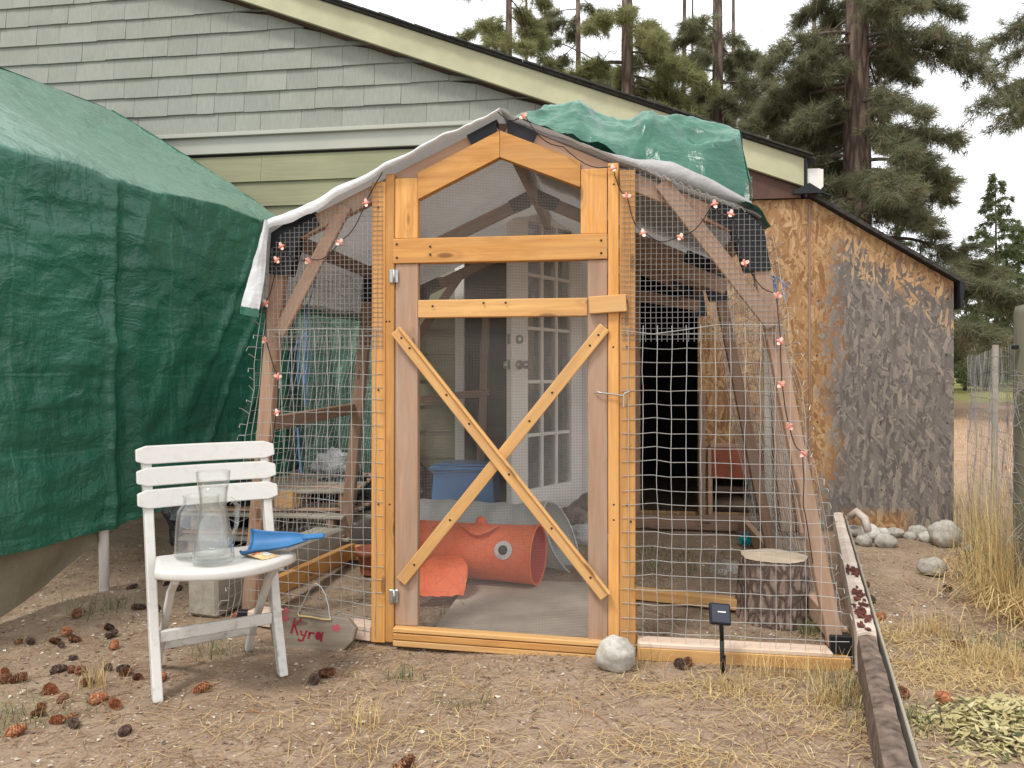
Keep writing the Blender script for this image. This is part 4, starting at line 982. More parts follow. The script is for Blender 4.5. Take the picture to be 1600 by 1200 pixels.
def near(u, deg, lift=0):      # point on the camera-side surface; deg above the horizontal
    c_ = A0.lerp(A1, u); a = rad(deg); return c_-sd*(.158+lift)*math.cos(a)+upv*(.151+lift)*math.sin(a)
ec = near(.80, 20, .003); nrm = (ec-A0.lerp(A1, .80)).normalized(); e1 = ax; e2 = nrm.cross(ax).normalized()
for (nm, r, mt, lf) in (('eye_white', .046, 'bag_white', .0), ('eye_pupil', .024, 'eye_black', .004)):
    V = [ec+nrm*(lf+.006)]+[ec+nrm*(lf-.001)+e1*r*math.cos(k*.2618)+e2*r*math.sin(k*.2618)-nrm*(r*math.sin(k*.2618))**2*3 for k in range(24)]
    part(nm, V, [(0, 1+k, 1+(k+1) % 24) for k in range(24)], mt, fs, True)
def topfin(u, v):     # flap hanging from the upper side
    x = lerp(.40, .72, u); d = math.sin(math.pi*u)**.7*(.35+.65*u); return near(x, lerp(74, 74-46*d, v), .006+.028*v*d+.006*nz(u*12, v*3))
V, F = sheet(topfin, 24, 10); part('side_fin', V, F, 'fish', fs, True)
Vp, Fp = lathe([(.028, -.03), (.030, .0), (.025, .022), (.014, .034), (0, .037)], 14, near(.56, 88, 0)); part('dorsal_fin', Vp, Fp, 'fish', fs, True)
def lowfin(u, v):
    p = near(lerp(.30, .48, u), lerp(4, -42, .3*v), .006); q = Vector((lerp(-.50, -.26, u), .46+.03*u, .058+.012*nz(u*5, v*5)+.01))
    t = v; w = p.lerp(q, t)+upv*(.045*math.sin(math.pi*t))+Vector((.05*math.sin(math.pi*t)*(u-.4), 0, 0)); return w
V, F = sheet(lowfin, 18, 18); part('lower_fin', V, F, 'fish', fs, True)
# grey tunnel
gt = thing('grey_tunnel', (-.2, 1.3, .08), 'pale grey fabric tunnel behind the orange fish', 'pet tunnel')
T0, T1 = Vector((-.72, 1.34, .215)), Vector((.15, 1.20, .215)); tx = (T1-T0).normalized(); ts = Vector((-tx.y, tx.x, 0))
def gts(u, v, k=1.0):
    a = v*2*math.pi; r = .172*k*(1+.025*math.sin(u*34)+.03*nz(u*7, math.cos(a)*2, math.sin(a)*2))*(1+.12*ss(.75, 1, u)); c_ = T0.lerp(T1, u); return c_+ts*r*math.cos(a)+upv*r*math.sin(a)*.98+tx*.10*math.sin(a-.2)*-1*ss(.6, 1, u)*.8
V, F = sheet(gts, 60, 36); part('tunnel_body', V, F, 'tunnel', gt, True)
Vp, Fp = tubes([[gts(1, k/36) for k in range(37)]], .006, 6); part('rim', Vp, Fp, 'bag_white', gt, True)
# blue pet house with an arched opening
bh = thing('blue_pet_house', (-.53, 2.0, .06), 'blue plastic pet house with an arched opening', 'pet house')
def hut():
    x0, x1, y0, y1, z0, z1 = -.76, -.315, 1.80, 2.12, .06, .50; tp = .03
    arch = [(-.58, z0)]+[(-.50+.08*math.cos(a), .18+.09*math.sin(a)) for a in [math.pi*(1-k/10) for k in range(11)]]+[(-.42, z0)]
    fr = [(x0, z0)]+arch+[(x1, z0), (x1-tp, z1), (x0+tp, z1)]
    V = [(x, y0+(z-z0)*.06, z) for x, z in fr]; n = len(V)
    outer = [0, n-3, n-2, n-1]; b = [(x0, y1, z0), (x1, y1, z0), (x1-tp, y1-.02, z1), (x0+tp, y1-.02, z1)]
    V += b; F = [tuple(range(n))]+[(n, 0, n-1, n+3), (n-3, n+1, n+2, n-2), (n+1, n, n+3, n+2), (n-1, n-2, n+2, n+3)]
    return V, F
V, F = hut(); o = part('shell', V, F, 'blue_bin', bh); sm = o.modifiers.new('t', 'SOLIDIFY'); sm.thickness = .012
board('lid', (-.755, 1.96, .508), (-.32, 1.96, .508), .33, .03, 'blue_bin', bh, (0, 0, 1), .012); board('lid_ridge', (-.70, 1.96, .530), (-.375, 1.96, .530), .25, .014, 'blue_bin', bh, (0, 0, 1), .006)
# mottled ornament and white cloth
def lump(name, c, r, mat, amp=.12, seed=0, n=24, m=16, flat=None):
    V = []; F = []
    for j in range(m+1):
        th = math.pi*j/m
        for i in range(n):
            a = 2*math.pi*i/n; d = Vector((math.sin(th)*math.cos(a), math.sin(th)*math.sin(a), math.cos(th))); k = 1+amp*fbm(d.x+seed, d.y, d.z, 1.4, 4)
            V.append((c[0]+d.x*r[0]*k, c[1]+d.y*r[1]*k, c[2]+d.z*r[2]*k))
    for j in range(m):
        for i in range(n): F.append((j*n+i, (j+1)*n+i, (j+1)*n+(i+1) % n, j*n+(i+1) % n))
    return V, F
og = thing('garden_ornament', (.25, 2.05, .06), 'mottled brown and grey squat ornament seen beside the right door stile', 'ornament')
V, F = lump('b', (.24, 2.04, .17), (.125, .12, .13), 'fur', .1, 3); part('ornament_body', V, F, 'fur', og, True)
V, F = lump('b', (.28, 1.98, .285), (.075, .07, .07), 'fur', .1, 5); part('ornament_head', V, F, 'fur', og, True)
V, F = lump('b', (.285, 1.935, .17), (.05, .03, .075), 'bag_white', .15, 9); part('ornament_chest', V, F, 'stone', og, True)
V, F = lump('cloth', (.27, 1.80, .105), (.14, .09, .075), 'bag_white', .35, 2, 30, 20); ob('white_bag', V, F, 'bag_white', 'crumpled white bag lying before the mottled ornament', 'bag', True)
# stump
sk = thing('tree_stump', (1.165, .56, .01), 'short sawn tree stump with rough bark inside the run', 'stump')
V = []; F = []; n = 120; prof = [(1.10, 0), (1.04, .04), (1.0, .12), (.98, .2), (.97, .27), (.945, .278)]
for r, z in prof:
    for k in range(n):
        a = 2*math.pi*k/n; rr = .155*r*(1+.035*math.sin(5*a+1)+.05*nz(math.cos(a)*3, math.sin(a)*3, z*6)+.05*nz(math.cos(a)*13, math.sin(a)*13, z*5)+.03*nz(math.cos(a)*26, math.sin(a)*26, z*16)); V.append((1.165+rr*math.cos(a), .56+rr*math.sin(a), z+.008))
for i in range(len(prof)-1): F += [(i*n+k, i*n+(k+1) % n, (i+1)*n+(k+1) % n, (i+1)*n+k) for k in range(n)]
part('bark', V, F, 'stump_bark', sk, True)
top = V[-n:]; Vt = [(1.165, .56, .292)]+[(1.165+(x-1.165)*.985, .56+(y-.56)*.985, z+.003) for x, y, z in top]; part('sawn_face', Vt, [(0, 1+k, 1+(k+1) % n) for k in range(n)], 'cut_wood', sk)
# glass bowl, teal and mint toys
g = thing('glass_bowl', (1.04, 1.18, .03), 'upturned clear glass bowl on the dirt behind the stump', 'bowl')
V, F = lathe([(.098, .034), (.10, .04), (.095, .08), (.07, .115), (.03, .125), (0, .126)], 28, (1.04, 1.18, 0)); part('dome', V, F, 'glass', g, True)
Vp, Fp = tubes([[(1.04+.1*math.cos(k*.2244), 1.18+.1*math.sin(k*.2244), .038) for k in range(29)]], .004, 6); part('rim', Vp, Fp, 'glass', g, True)
def spiky(c, r, k, seed):
    rs = random.Random(seed); V, F = lump('x', c, (r*.7, r*.7, r*.6), None, .1, seed, 10, 8)
    for i in range(k):
        d = Vector((rs.gauss(0, 1), rs.gauss(0, 1), rs.gauss(0, 1))).normalized(); p = Vector(c)+d*r*.6; q = Vector(c)+d*r*1.15; Vp, Fp = tubes([[p, q]], r*.13, 5, taper=.4); b = len(V); V += Vp; F += [tuple(x+b for x in f) for f in Fp]
    return V, F
V, F = spiky((1.25, 1.86, .095), .045, 40, 1); ob('toy_ball', V, F, 'teal', 'teal spiky toy ball near the back of the run', 'toy', True)
V, F = spiky((1.33, 1.70, .075), .035, 20, 2); V2, F2 = spiky((1.385, 1.69, .07), .03, 20, 3); b = len(V); ob('rubber_toy', V+V2, F+[tuple(x+b for x in f) for f in F2], 'mint', 'pale mint rubber toy on the dirt behind the stump', 'toy', True)
o = board('loose_plank', (.40, .74, .055), (1.04, .60, .050), .06, .05, 'pine_pale', None, (0, 0, 1)); tag(o, 'pale plank lying on the dirt left of the stump', 'plank')
# leaning boards near the strand board wall
for k, (p, q, w, lab) in enumerate((((1.44, 2.18, .12), (1.46, 2.30, 1.30), .05, 'rounded grey pole end hanging beside the red pet flap'), ((1.55, 2.10, .10), (1.49, 2.30, 1.45), .09, 'wide brown board leaning on the strand board wall'), ((1.65, 2.05, .10), (1.56, 2.29, 1.15), .08, 'reddish board leaning closest to the right mesh side'))):
    o = board(('wooden_pole', 'leaning_board', 'leaning_board')[k], p, q, w, .03, ('grey_timber', 'dull', 'weathered')[k], None, (0, -1, 0), .006); tag(o, lab, 'board', None)
# hanging tarp and stuff at the back left
def ht(u, v): 
    x = lerp(-1.88, -1.20, u); return (x, 2.12+.05*math.sin(u*17+v*2)+.03*nz(u*9, v*6), lerp(.42+.1*nz(u*6, 1), 1.60+.03*u, v))
V, F = sheet(ht, 60, 50); o = ob('hanging_tarp', V, F, 'tarp_inner', 'faded green tarp hanging behind the left wire panel', 'tarp', True)
V, F = lump('x', (-1.50, 2.05, .50), (.14, .08, .09), None, .5, 4, 30, 20); ob('plastic_bag', V, F, 'bag_white', 'white plastic bag on the pallets behind the left mesh', 'bag', True)
for k, (c, r, lab) in enumerate((((-1.28, 1.75, .28), (.22, .16, .20), 'black plastic bag beside the pallets behind the left mesh'), ((-.98, 2.0, .33), (.2, .14, .25), 'black plastic bag close to the left door post'), ((-2.1, 1.6, .28), (.35, .3, .3), 'black plastic bag in the dark under the green shelter'))):
    V, F = lump('x', c, r, None, .35, 7+k, 32, 22); ob('black_bag', V, F, 'bag_black', lab, 'bag', True, 'black plastic bags')
V, F = lathe([(.07, 0), (.085, .10), (.095, .10), (.098, .135), (.085, .135), (.075, .03), (0, .03)], 24, (-.86, .98, .035)); ob('flower_pot', V, F, 'terracotta', 'small reddish brown pot behind the left door post', 'pot', True)
# blue ropes
def rope(c, n, l, seed, sx=.05):
    rs = random.Random(seed); paths = []
    for k in range(n):
        x = c[0]+rs.uniform(-sx, sx); a = rs.uniform(-.06, .06); y = c[1]+rs.uniform(-.02, .02); ll = l*rs.uniform(.5, 1)
        paths.append([(c[0], c[1], c[2]), (lerp(c[0], x, .7)+a*.3, y, c[2]-ll*.15), (x+a, y, c[2]-ll*.5), (x+a*.6, y, c[2]-ll)])
    return tubes(paths, .0026, 5)
V, F = rope((-1.09, .62, 1.33), 8, .42, 1, .06); V2, F2 = tubes([[(-1.09, .62, 1.33), (-1.08, .6, 1.45), (-1.03, .6, 1.62)], [(-1.13, .6, .85), (-1.12, .6, .70), (-1.11, .6, .62)]], .006, 6); b = len(V)
ob('blue_rope', V+V2, F+[tuple(x+b for x in f) for f in F2], 'blue_rope', 'frayed blue rope knotted inside the left wire panel', 'rope', True)
V, F = rope((1.09, .25, 1.53), 14, .16, 5, .05); ob('blue_rope', V, F, 'blue_rope', 'knot of blue rope on the right mesh side', 'rope', True)

# ------------------------------------------------------------------ timbers, pallets, stones
o = board('landscape_timber', (-1.41, .19, .105), (-.98, 2.2, .175), .17, .19, 'grey_timber', None, (0, 0, 1), .014); tag(o, 'thick grey timber lying along the left side of the run', 'timber')
lg = thing('log_timber', (1.35, -.3, .0), 'split log lying along the right side of the run', 'log')
Q0, Q1 = Vector((1.035, -1.58, .07)), Vector((1.92, 2.33, .12)); qd = (Q1-Q0).normalized(); qs = Vector((qd.y, -qd.x, 0)).normalized()
def logm(ua, ub, hw, hh, lift, seed, n=40):
    V = []; F = []
    for i in range(n+1):
        u = lerp(ua, ub, i/n); c_ = Q0.lerp(Q1, u); w = hw*(1-.25*u)
        for (a, b) in ((-1, -1), (-1.02, .3), (-.92, .92), (0, 1.03), (.9, .94), (1, .4), (1, -1)):
            k = 1+.07*nz(u*22, a*2, b*2+seed)+.06*nz(u*90, a*5, b*5+seed); V.append(c_+qs*a*w*k+Vector((0, 0, lift+b*hh*k)))
    for i in range(n): F += [(i*7+k, i*7+(k+1) % 7, (i+1)*7+(k+1) % 7, (i+1)*7+k) for k in range(7)]
    F += [tuple(range(7)), tuple(n*7+k for k in reversed(range(7)))]; return V, F
V, F = logm(0, .378, .036, .07, 0, 1, 60); o = part('bark_half', V, F, 'log_dark', lg)
V, F = logm(.376, 1, .040, .072, .006, 4, 90); part('peeled_half', V, F, 'log_pale', lg)
board('edge_plank', Q0+qs*.056+Vector((0, 0, -.012)), Q1+qs*.046, .12, .009, 'grey_timber', lg, qs)
for k in range(60):
    u = random.choice([random.gauss(.43, .017), random.gauss(.49, .017), random.uniform(.38, .54), random.gauss(.60, .008)]); c_ = Q0.lerp(Q1, u)+qs*random.uniform(-.026, .024)+Vector((0, 0, .085)); V, F = lump('s', c_, (random.uniform(.004, .014), random.uniform(.005, .018), .006), None, .9, k, 9, 6); part('bark_scab', V, F, 'rust_bark', lg)
def pallet(c, ang, lab):
    t = thing('wooden_pallet', c, lab, 'pallet', 'pallets stacked behind the left mesh'); R_ = Matrix.Translation(c) @ Matrix.Rotation(ang, 4, 'Z')
    for y in (-.42, 0, .42): board('bearer', R_ @ Vector((-.5, y, .05)), R_ @ Vector((.5, y, .05)), .04, .085, 'dull', t, (0, 0, 1))
    for k in range(7): x = lerp(-.46, .46, k/6); board('deck_board', R_ @ Vector((x, -.5, .104)), R_ @ Vector((x, .5, .104)), .095, .018, 'weathered' if k % 2 else 'grey_timber', t, (0, 0, 1))
    for x in (-.45, 0, .45): board('bottom_board', R_ @ Vector((x, -.5, -.003)), R_ @ Vector((x, .5, -.003)), .095, .016, 'weathered', t, (0, 0, 1))
pallet((-1.62, 1.62, .06), rad(96), 'lowest weathered pallet of the stack behind the left mesh'); pallet((-1.60, 1.66, .19), rad(90), 'middle weathered pallet of the stack behind the left mesh'); pallet((-1.64, 1.72, .32), rad(98), 'topmost weathered pallet of the stack behind the left mesh')
o = board('wooden_block', (-1.66, 1.30, .38), (-1.42, 1.26, .38), .10, .10, 'pine_pale', None, (0, -1, 0)); tag(o, 'short tan wooden block behind the glass jug', 'block')
# pale root dangling by the chair
Vp, Fp = tubes([[(-1.72, .70, .62), (-1.68, .69, .57), (-1.70, .68, .52), (-1.74, .68, .46), (-1.70, .68, .40), (-1.735, .67, .33)], [(-1.69, .685, .54), (-1.65, .68, .51)], [(-1.70, .68, .54), (-1.755, .68, .52)]], .006, 6, taper=.5); ob('dangling_root', Vp, Fp, 'straw', 'pale crooked root dangling below the tarp edge', 'root', True)
def stone(c, r, seed, lab, ang=0, group=None):
    V, F = lump('s', (0, 0, 0), r, None, .16, seed, 28, 18)
    o = link('stone', mesh('stone', V, F, True), 'stone', None, Matrix.Translation((c[0], c[1], gz(c[0], c[1])+c[2])) @ Matrix.Rotation(ang, 4, 'Z')); return tag(o, lab, 'stone', group)
stone((.455, -.155, .058), (.073, .062, .068), 11, 'pale rounded stone against the door threshold')
stone((2.46, 2.0, .075), (.10, .08, .09), 2, 'largest pale boulder near the right shed corner', .4); stone((2.135, 1.33, .045), (.075, .055, .05), 5, 'lone stone in the middle of the dirt right of the log', .2)
for k, (x, y, r, lab) in enumerate(((2.40, 2.26, .06, 'small round stone stacked by the shed base, left of the boulder'), (2.40, 2.12, .05, 'small stone just in front of the shed base'), (2.24, 2.22, .055, 'grey stone at the foot of the shed wall'), (2.16, 2.2, .05, 'flat stone at the foot of the shed wall beside the log'), (2.05, 2.10, .075, 'pale stone in the heap between log and shed'), (2.0, 2.22, .06, 'stone at the back of the heap between log and shed'), (2.10, 1.95, .065, 'white jagged stone in front of the heap by the log'), (1.98, 1.98, .05, 'grey stone of the heap touching the log'), (2.55, 1.88, .035, 'small pebble beside the largest boulder'), (2.32, 2.18, .04, 'pebble between the stones along the shed wall'))):
    stone((x, y, r*.5), (r, r*random.uniform(.7, 1), r*random.uniform(.65, .85)), 20+k, lab, random.random()*3, 'stones along the shed wall')
Vp, Fp = tubes([[(1.95, 2.16, .2), (1.98, 2.13, .24), (2.02, 2.10, .20), (2.03, 2.06, .12)]], .025, 8, cap=True); ob('driftwood', Vp, Fp, 'log_pale', 'bleached bit of root on the stones by the log', 'root', True)

# ------------------------------------------------------------------ pine cones
def cone_mesh(seed, open_=1.0):
    rs = random.Random(seed); V, F = lump('c', (0, 0, 0), (.026, .011, .011), None, .05, seed, 8, 6); N = 72
    for i in range(N):
        t = (i+.5)/N; x = lerp(-.028, .026, t); R_ = .021*math.sqrt(max(.05, 1-(abs(t-.36)/.68)**2)); a = i*2.39996+rs.uniform(-.15, .15)
        d = Vector((0, math.cos(a), math.sin(a))); tng = Vector((0, -math.sin(a), math.cos(a))); p = Vector((x, 0, 0))+d*R_*.3; e = Vector((x, 0, 0))+d*R_+Vector((.010*(1.3-open_)+.004, 0, 0)); w = .0058*(.5+R_/.024)
        th = Vector((-.0022, 0, 0)); b = len(V)
        V += [p-tng*w*.4, p+tng*w*.4, e+tng*w, e-tng*w, e+d*.0035, p+th, e+tng*w*.8+th, e-tng*w*.8+th]
        F += [(b, b+1, b+2, b+3), (b+3, b+2, b+4), (b+5, b+7, b+6), (b+3, b+7, b+6, b+2)]
    return mesh('pine_cone', V, F)
CM = [(cone_mesh(k, o_), m_) for k, (o_, m_) in enumerate(((1, 'cone'), (1.1, 'cone_dark'), (.6, 'cone_red'), (.9, 'cone_red'), (1.0, 'cone')))]
for me, m_ in CM: me.materials.append(M[m_])
def cone(x, y, kind, lab, s=1.0, grp=None):
    me = CM[kind][0]; o = bpy.data.objects.new('pine_cone', me); COL.objects.link(o); s *= .92
    o.location = (x, y, gz(x, y)+random.uniform(.009, .018)*s); o.rotation_euler = (random.uniform(0, 6), random.uniform(-.45, .45), random.uniform(0, 6.3)); o.scale = (s*random.uniform(.85, 1.35), s*random.uniform(.85, 1.05), s*random.uniform(.75, 1.0)); tag(o, lab, 'pine cone', grp)
# ground positions of the cones left of the chair (metres, x / y)
LEFT = [(-1.93, .10), (-1.74, .0), (-1.83, -.05), (-1.72, -.08), (-1.60, .02), (-1.97, -.21), (-1.88, -.20), (-1.84, -.24), (-1.76, -.19), (-1.71, -.13), (-1.70, .30), (-1.66, .28), (-1.42, -.06), (-1.45, -.02), (-1.32, -.12),
        (-1.66, -.42), (-1.62, -.45), (-1.58, -.41), (-1.60, -.35), (-1.47, -.38), (-1.76, -.52), (-1.70, -.54), (-1.72, -.50), (-1.40, -.46), (-1.34, -.50), (-1.31, -.47), (-1.27, -.46), (-1.22, -.50), (-1.48, -.54),
        (-1.48, -.66), (-1.43, -.70), (-1.41, -.68), (-1.25, -.67), (-1.22, -.70), (-1.43, -.80), (-1.37, -.80), (-1.24, -.84), (-1.18, -.83), (-1.30, -.88), (-1.09, -.86), (-1.35, -.93), (-1.52, -.25)]
for k, (x, y) in enumerate(LEFT):
    kd = random.choice((0, 0, 1, 1, 2, 3, 4)); x += random.uniform(-.07, .07); y += random.uniform(-.06, .06)
    look = ('brown', 'dark', 'orange', 'orange', 'brown')[kd]; row = 'back' if y > -.15 else ('middle' if y > -.58 else 'front')
    cone(x, y, kd, look+' pine cone in the '+row+' part of the scatter left of the chair', random.uniform(.62, 1.1), look+' cones left of the chair, '+row)
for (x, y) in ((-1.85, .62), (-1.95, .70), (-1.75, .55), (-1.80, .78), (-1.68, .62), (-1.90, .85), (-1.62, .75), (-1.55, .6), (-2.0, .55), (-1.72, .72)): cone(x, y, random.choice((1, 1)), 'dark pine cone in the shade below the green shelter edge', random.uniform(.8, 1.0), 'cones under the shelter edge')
for (x, y, k, lab) in ((-.98, -.55, 3, 'reddish pine cone at the front foot of the white chair'), (-.93, .12, 0, 'pine cone between the grey timber end and the sign'), (-1.16, .15, 1, 'pine cone against the end of the grey timber'), (-1.10, .02, 2, 'reddish pine cone seen between the chair stretchers'), (-1.25, .22, 3, 'reddish pine cone beside the shaded grey timber'), (-.62, -.42, 1, 'dark pine cone on the dirt below the sign'), (-.13, -.98, 0, 'brown pine cone in the straw at the bottom centre'), (-.60, -.36, 0, 'brown pine cone on the dirt right of the chair foot'),
    (.70, -.10, 1, 'dark pine cone against the right sill, left of the solar panel'), (.725, -.085, 4, 'brown pine cone against the right sill, nearest the solar panel'), (1.71, 1.06, 0, 'topmost brown pine cone beside the pale log'), (1.66, .80, 1, 'second pine cone down beside the pale log'), (1.565, .545, 1, 'dark pine cone touching the straw beside the pale log'), (1.625, .56, 3, 'reddish pine cone beside the dark one near the log'), (1.83, .25, 0, 'lone brown pine cone in the dry grass on the right'), (1.44, -.255, 0, 'brown pine cone at the left edge of the leaf heap'), (1.555, -.30, 3, 'large reddish pine cone on the leaf heap'), (2.10, 1.05, 1, 'small dark pine cone near the fence weeds')):
    cone(x, y, k, lab, 1.05 if 'large' not in lab else 1.25)

# ------------------------------------------------------------------ litter, straw, grass
def blades(n, pos, length, width, lift, flat=True, curl=.3):
    """n thin bent blades; pos(n)->(x,y) arrays"""
    x, y = pos(n); n = len(x); a = rng.uniform(0, 2*math.pi, n); L = rng.uniform(*length, n); W = rng.uniform(*width, n)
    z = np.array([gz_full(p, q) for p, q in zip(x, y)])
    dx, dy = np.cos(a), np.sin(a); P = []
    if flat:
        bend = rng.normal(0, curl, n); h0 = rng.uniform(.001, lift, n); h1 = rng.uniform(.001, lift, n); hm = np.maximum(h0, h1)+rng.uniform(0, lift*.7, n)
        for t, h in ((-.5, h0), (0, hm), (.5, h1)):
            off = bend*L*(.25-t*t)
            cx, cy = x+dx*L*t-dy*off, y+dy*L*t+dx*off
            for s in (-1, 1): P.append(np.stack([cx-dy*W*s, cy+dx*W*s, z+h], 1))
    else:
        lean = rng.uniform(.15, .9, n)*curl
        for t, wf in ((0, 1), (.55, .7), (1, .12)):
            o = lean*L*t*t; cx, cy = x+dx*o, y+dy*o; hh = L*t*(1-.25*lean*t)
            for s in (-1, 1): P.append(np.stack([cx-dy*W*s*wf, cy+dx*W*s*wf, z+hh-.005], 1))
    V = np.stack(P, 1).reshape(-1, 3); b = np.arange(n)[:, None]*6
    Fq = np.concatenate([b+np.array([[0, 1, 3, 2]]), b+np.array([[2, 3, 5, 4]])], 0); return V, Fq
def area(x0, x1, y0, y1, keep=None):
    def f(n):
        x = rng.uniform(x0, x1, n); y = y0+(y1-y0)*rng.uniform(0, 1, n)**1.25
        k = np.ones(n, bool)
        if keep: k = np.array([keep(p, q) for p, q in zip(x, y)])
        return x[k], y[k]
    return f
def blobs(pts):
    def f(n):
        w = np.array([p[3] for p in pts], float); i = rng.choice(len(pts), n, p=w/w.sum()); c = np.array([p[:2] for p in pts])[i]; s = np.array([p[2] for p in pts])[i]
        return c[:, 0]+rng.normal(0, 1, n)*s, c[:, 1]+rng.normal(0, 1, n)*s*.6
    return f
def stuff(name, VF, mat, lab, cat):
    o = link(name, fast_mesh(name, *VF), mat); return tag(o, lab, cat, None, 'stuff')
def clear_slab(x, y): return not (-.31 < x < .45 and .04 < y < .90)
def merge(*vf):
    V = []; F = []; b = 0
    for v, f in vf: V.append(v); F.append(f+b); b += len(v)
    return np.concatenate(V), np.concatenate(F)
def patchy(x, y): return clear_slab(x, y) and (fbm(x, y, 5, 1.7)+rng.uniform(-.35, .35) > -.05)
stuff('needle_litter', merge(blades(26000, area(-2.9, 3.2, -1.7, 2.4, clear_slab), (.02, .07), (.0005, .0011), .006), blades(14000, area(-2.9, 3.2, -1.7, .6, patchy), (.02, .09), (.0005, .0012), .008)), 'litter', 'brown dead pine needles scattered over the dirt', 'needles')
stuff('straw_litter', merge(blades(2600, area(-2.7, 2.9, -1.7, 1.9, patchy), (.03, .13), (.0005, .0012), .010),
    blades(4200, blobs([(.62, -.33, .09, 1), (.95, -.30, .16, 3), (1.12, -.50, .16, 3), (.55, -.80, .16, 1.5), (.25, -.40, .12, .5), (.85, -.85, .2, 2), (1.55, .35, .12, 3), (1.75, .1, .18, 6), (1.95, -.05, .2, 6), (2.1, .3, .25, 4), (1.65, -.1, .15, 4), (-.1, -.85, .2, 2), (-.5, -.75, .2, 1), (-.2, -.35, .2, 1), (1.9, .9, .3, 2)]), (.03, .13), (.0005, .0013), .018)), 'straw', 'pale dry straw strewn over the dirt', 'straw')
# chips: tiny irregular flakes
def flakes(n, pos, size, lift):
    x, y = pos(n); n = len(x); z = np.array([gz_full(p, q) for p, q in zip(x, y)]); a = rng.uniform(0, 6.28, n); s = rng.uniform(*size, n)**1; P = []
    for k in range(4):
        r = s*rng.uniform(.5, 1.2, n); an = a+k*math.pi/2+rng.uniform(-.4, .4, n); P.append(np.stack([x+r*np.cos(an), y+r*.7*np.sin(an), z+rng.uniform(.0008, lift, n)], 1))
    V = np.stack(P, 1).reshape(-1, 3); return V, np.arange(n)[:, None]*4+np.array([[0, 1, 2, 3]])
stuff('ground_chips', merge(flakes(22000, area(-2.9, 3.2, -1.7, 2.3, clear_slab), (.0015, .006), .004), flakes(5200, area(-2.9, 2.9, -1.7, 1.8, clear_slab), (.005, .013), .010)), 'chips', 'small pale chips, cone scales and pebbles on the dirt', 'chips')
tufts = [(1.78, .40, .05, 2), (1.16, -.35, .035, 2), (1.30, -.30, .06, 2), (.84, -.30, .05, 1), (-1.36, -.58, .03, 1), (-.33, -.75, .04, 1), (1.52, .30, .05, 2), (1.98, .0, .09, 4), (2.2, .1, .09, 3), (1.85, .1, .08, 3), (.55, -.12, .05, 1), (1.0, -.12, .06, 2), (1.2, -.12, .05, 2)]
stuff('dry_grass_tufts', blades(1500, blobs(tufts), (.05, .13), (.0008, .0018), .0, False, .9), 'straw', 'dry yellow grass tufts along the sill and log', 'grass')
stuff('green_weeds', blades(1500, blobs([(1.32, -.45, .09, 4), (1.25, -.25, .07, 3), (-1.45, -.86, .12, 3), (-1.95, .25, .10, 2), (-.30, -.35, .04, 1), (-1.1, -.2, .06, 1), (.65, 1.55, .22, 5), (.75, 1.3, .18, 3), (1.28, .36, .05, 2), (-.35, .35, .08, 1), (2.0, .28, .12, 3), (-.05, -.55, .05, 1)]), (.03, .10), (.0009, .0022), .0, False, 1.3), 'weed', 'small green weeds on the dirt', 'weeds')
tw_ = []
for k in range(150):
    x, y = random.uniform(-2.4, 2.5), random.uniform(-1.6, 1.2)
    if not clear_slab(x, y): continue
    a = random.uniform(0, 6.28); l = random.uniform(.04, .16); c_ = Vector((x, y, gz_full(x, y)+.004)); d = Vector((math.cos(a), math.sin(a), 0)); e = Vector((-d.y, d.x, 0))
    tw_.append([c_, c_+d*l*.35+e*random.gauss(0, .012)+Vector((0, 0, .004)), c_+d*l*.7+e*random.gauss(0, .015)+Vector((0, 0, .006)), c_+d*l+e*random.gauss(0, .02)])
Vp, Fp = tubes(tw_, .0022, 5, taper=.5); o = part('twig_litter', Vp, Fp, 'litter'); tag(o, 'small dead twigs scattered on the dirt', 'twigs', None, 'stuff')
# leaf heap at bottom right
def leaves(n, pos):
    x, y = pos(n); n = len(x); z = np.array([gz_full(p, q) for p, q in zip(x, y)])+rng.uniform(.004, .05, n)*np.clip(1-((x-1.85)**2/.28+(y+.42)**2/.12), .1, 1); a = rng.uniform(0, 6.28, n); L = rng.uniform(.022, .055, n); W = L*rng.uniform(.09, .17, n); P = []
    tilt = rng.normal(0, .35, n); roll_ = rng.normal(0, .45, n); cup = rng.uniform(-.25, .3, n)
    for t, w in ((-.5, 0), (-.2, 1), (.15, .9), (.5, 0)):
        for s in ((-1, 1) if w else (0,)):
            P.append(np.stack([x+np.cos(a)*L*t-np.sin(a)*W*s*w, y+np.sin(a)*L*t+np.cos(a)*W*s*w, z+L*t*np.sin(tilt)+W*s*w*np.sin(roll_)+cup*L*t*t], 1))
    V = np.stack(P, 1).reshape(-1, 3); b = np.arange(n)[:, None]*6
    return V, np.concatenate([b+np.array([[0, 2, 1, 1]]), ], 0), b
def leaf_mesh(n, pos):
    V, _, b = leaves(n, pos); Fq = np.concatenate([b+np.array([[1, 2, 4, 3]])], 0); Ft = np.concatenate([b+np.array([[0, 2, 1]]), b+np.array([[3, 4, 5]])], 0)
    faces = Fq.tolist()+Ft.tolist(); return mesh('fallen_leaves', V.tolist(), faces)
o = link('leaf_heap', leaf_mesh(3000, blobs([(1.75, -.42, .13, 4), (1.95, -.40, .12, 4), (1.65, -.58, .14, 4), (2.05, -.6, .2, 4), (1.55, -.45, .10, 1)])), 'leafpile'); tag(o, 'heap of pale yellow willow leaves at the lower right', 'leaves', None, 'stuff')
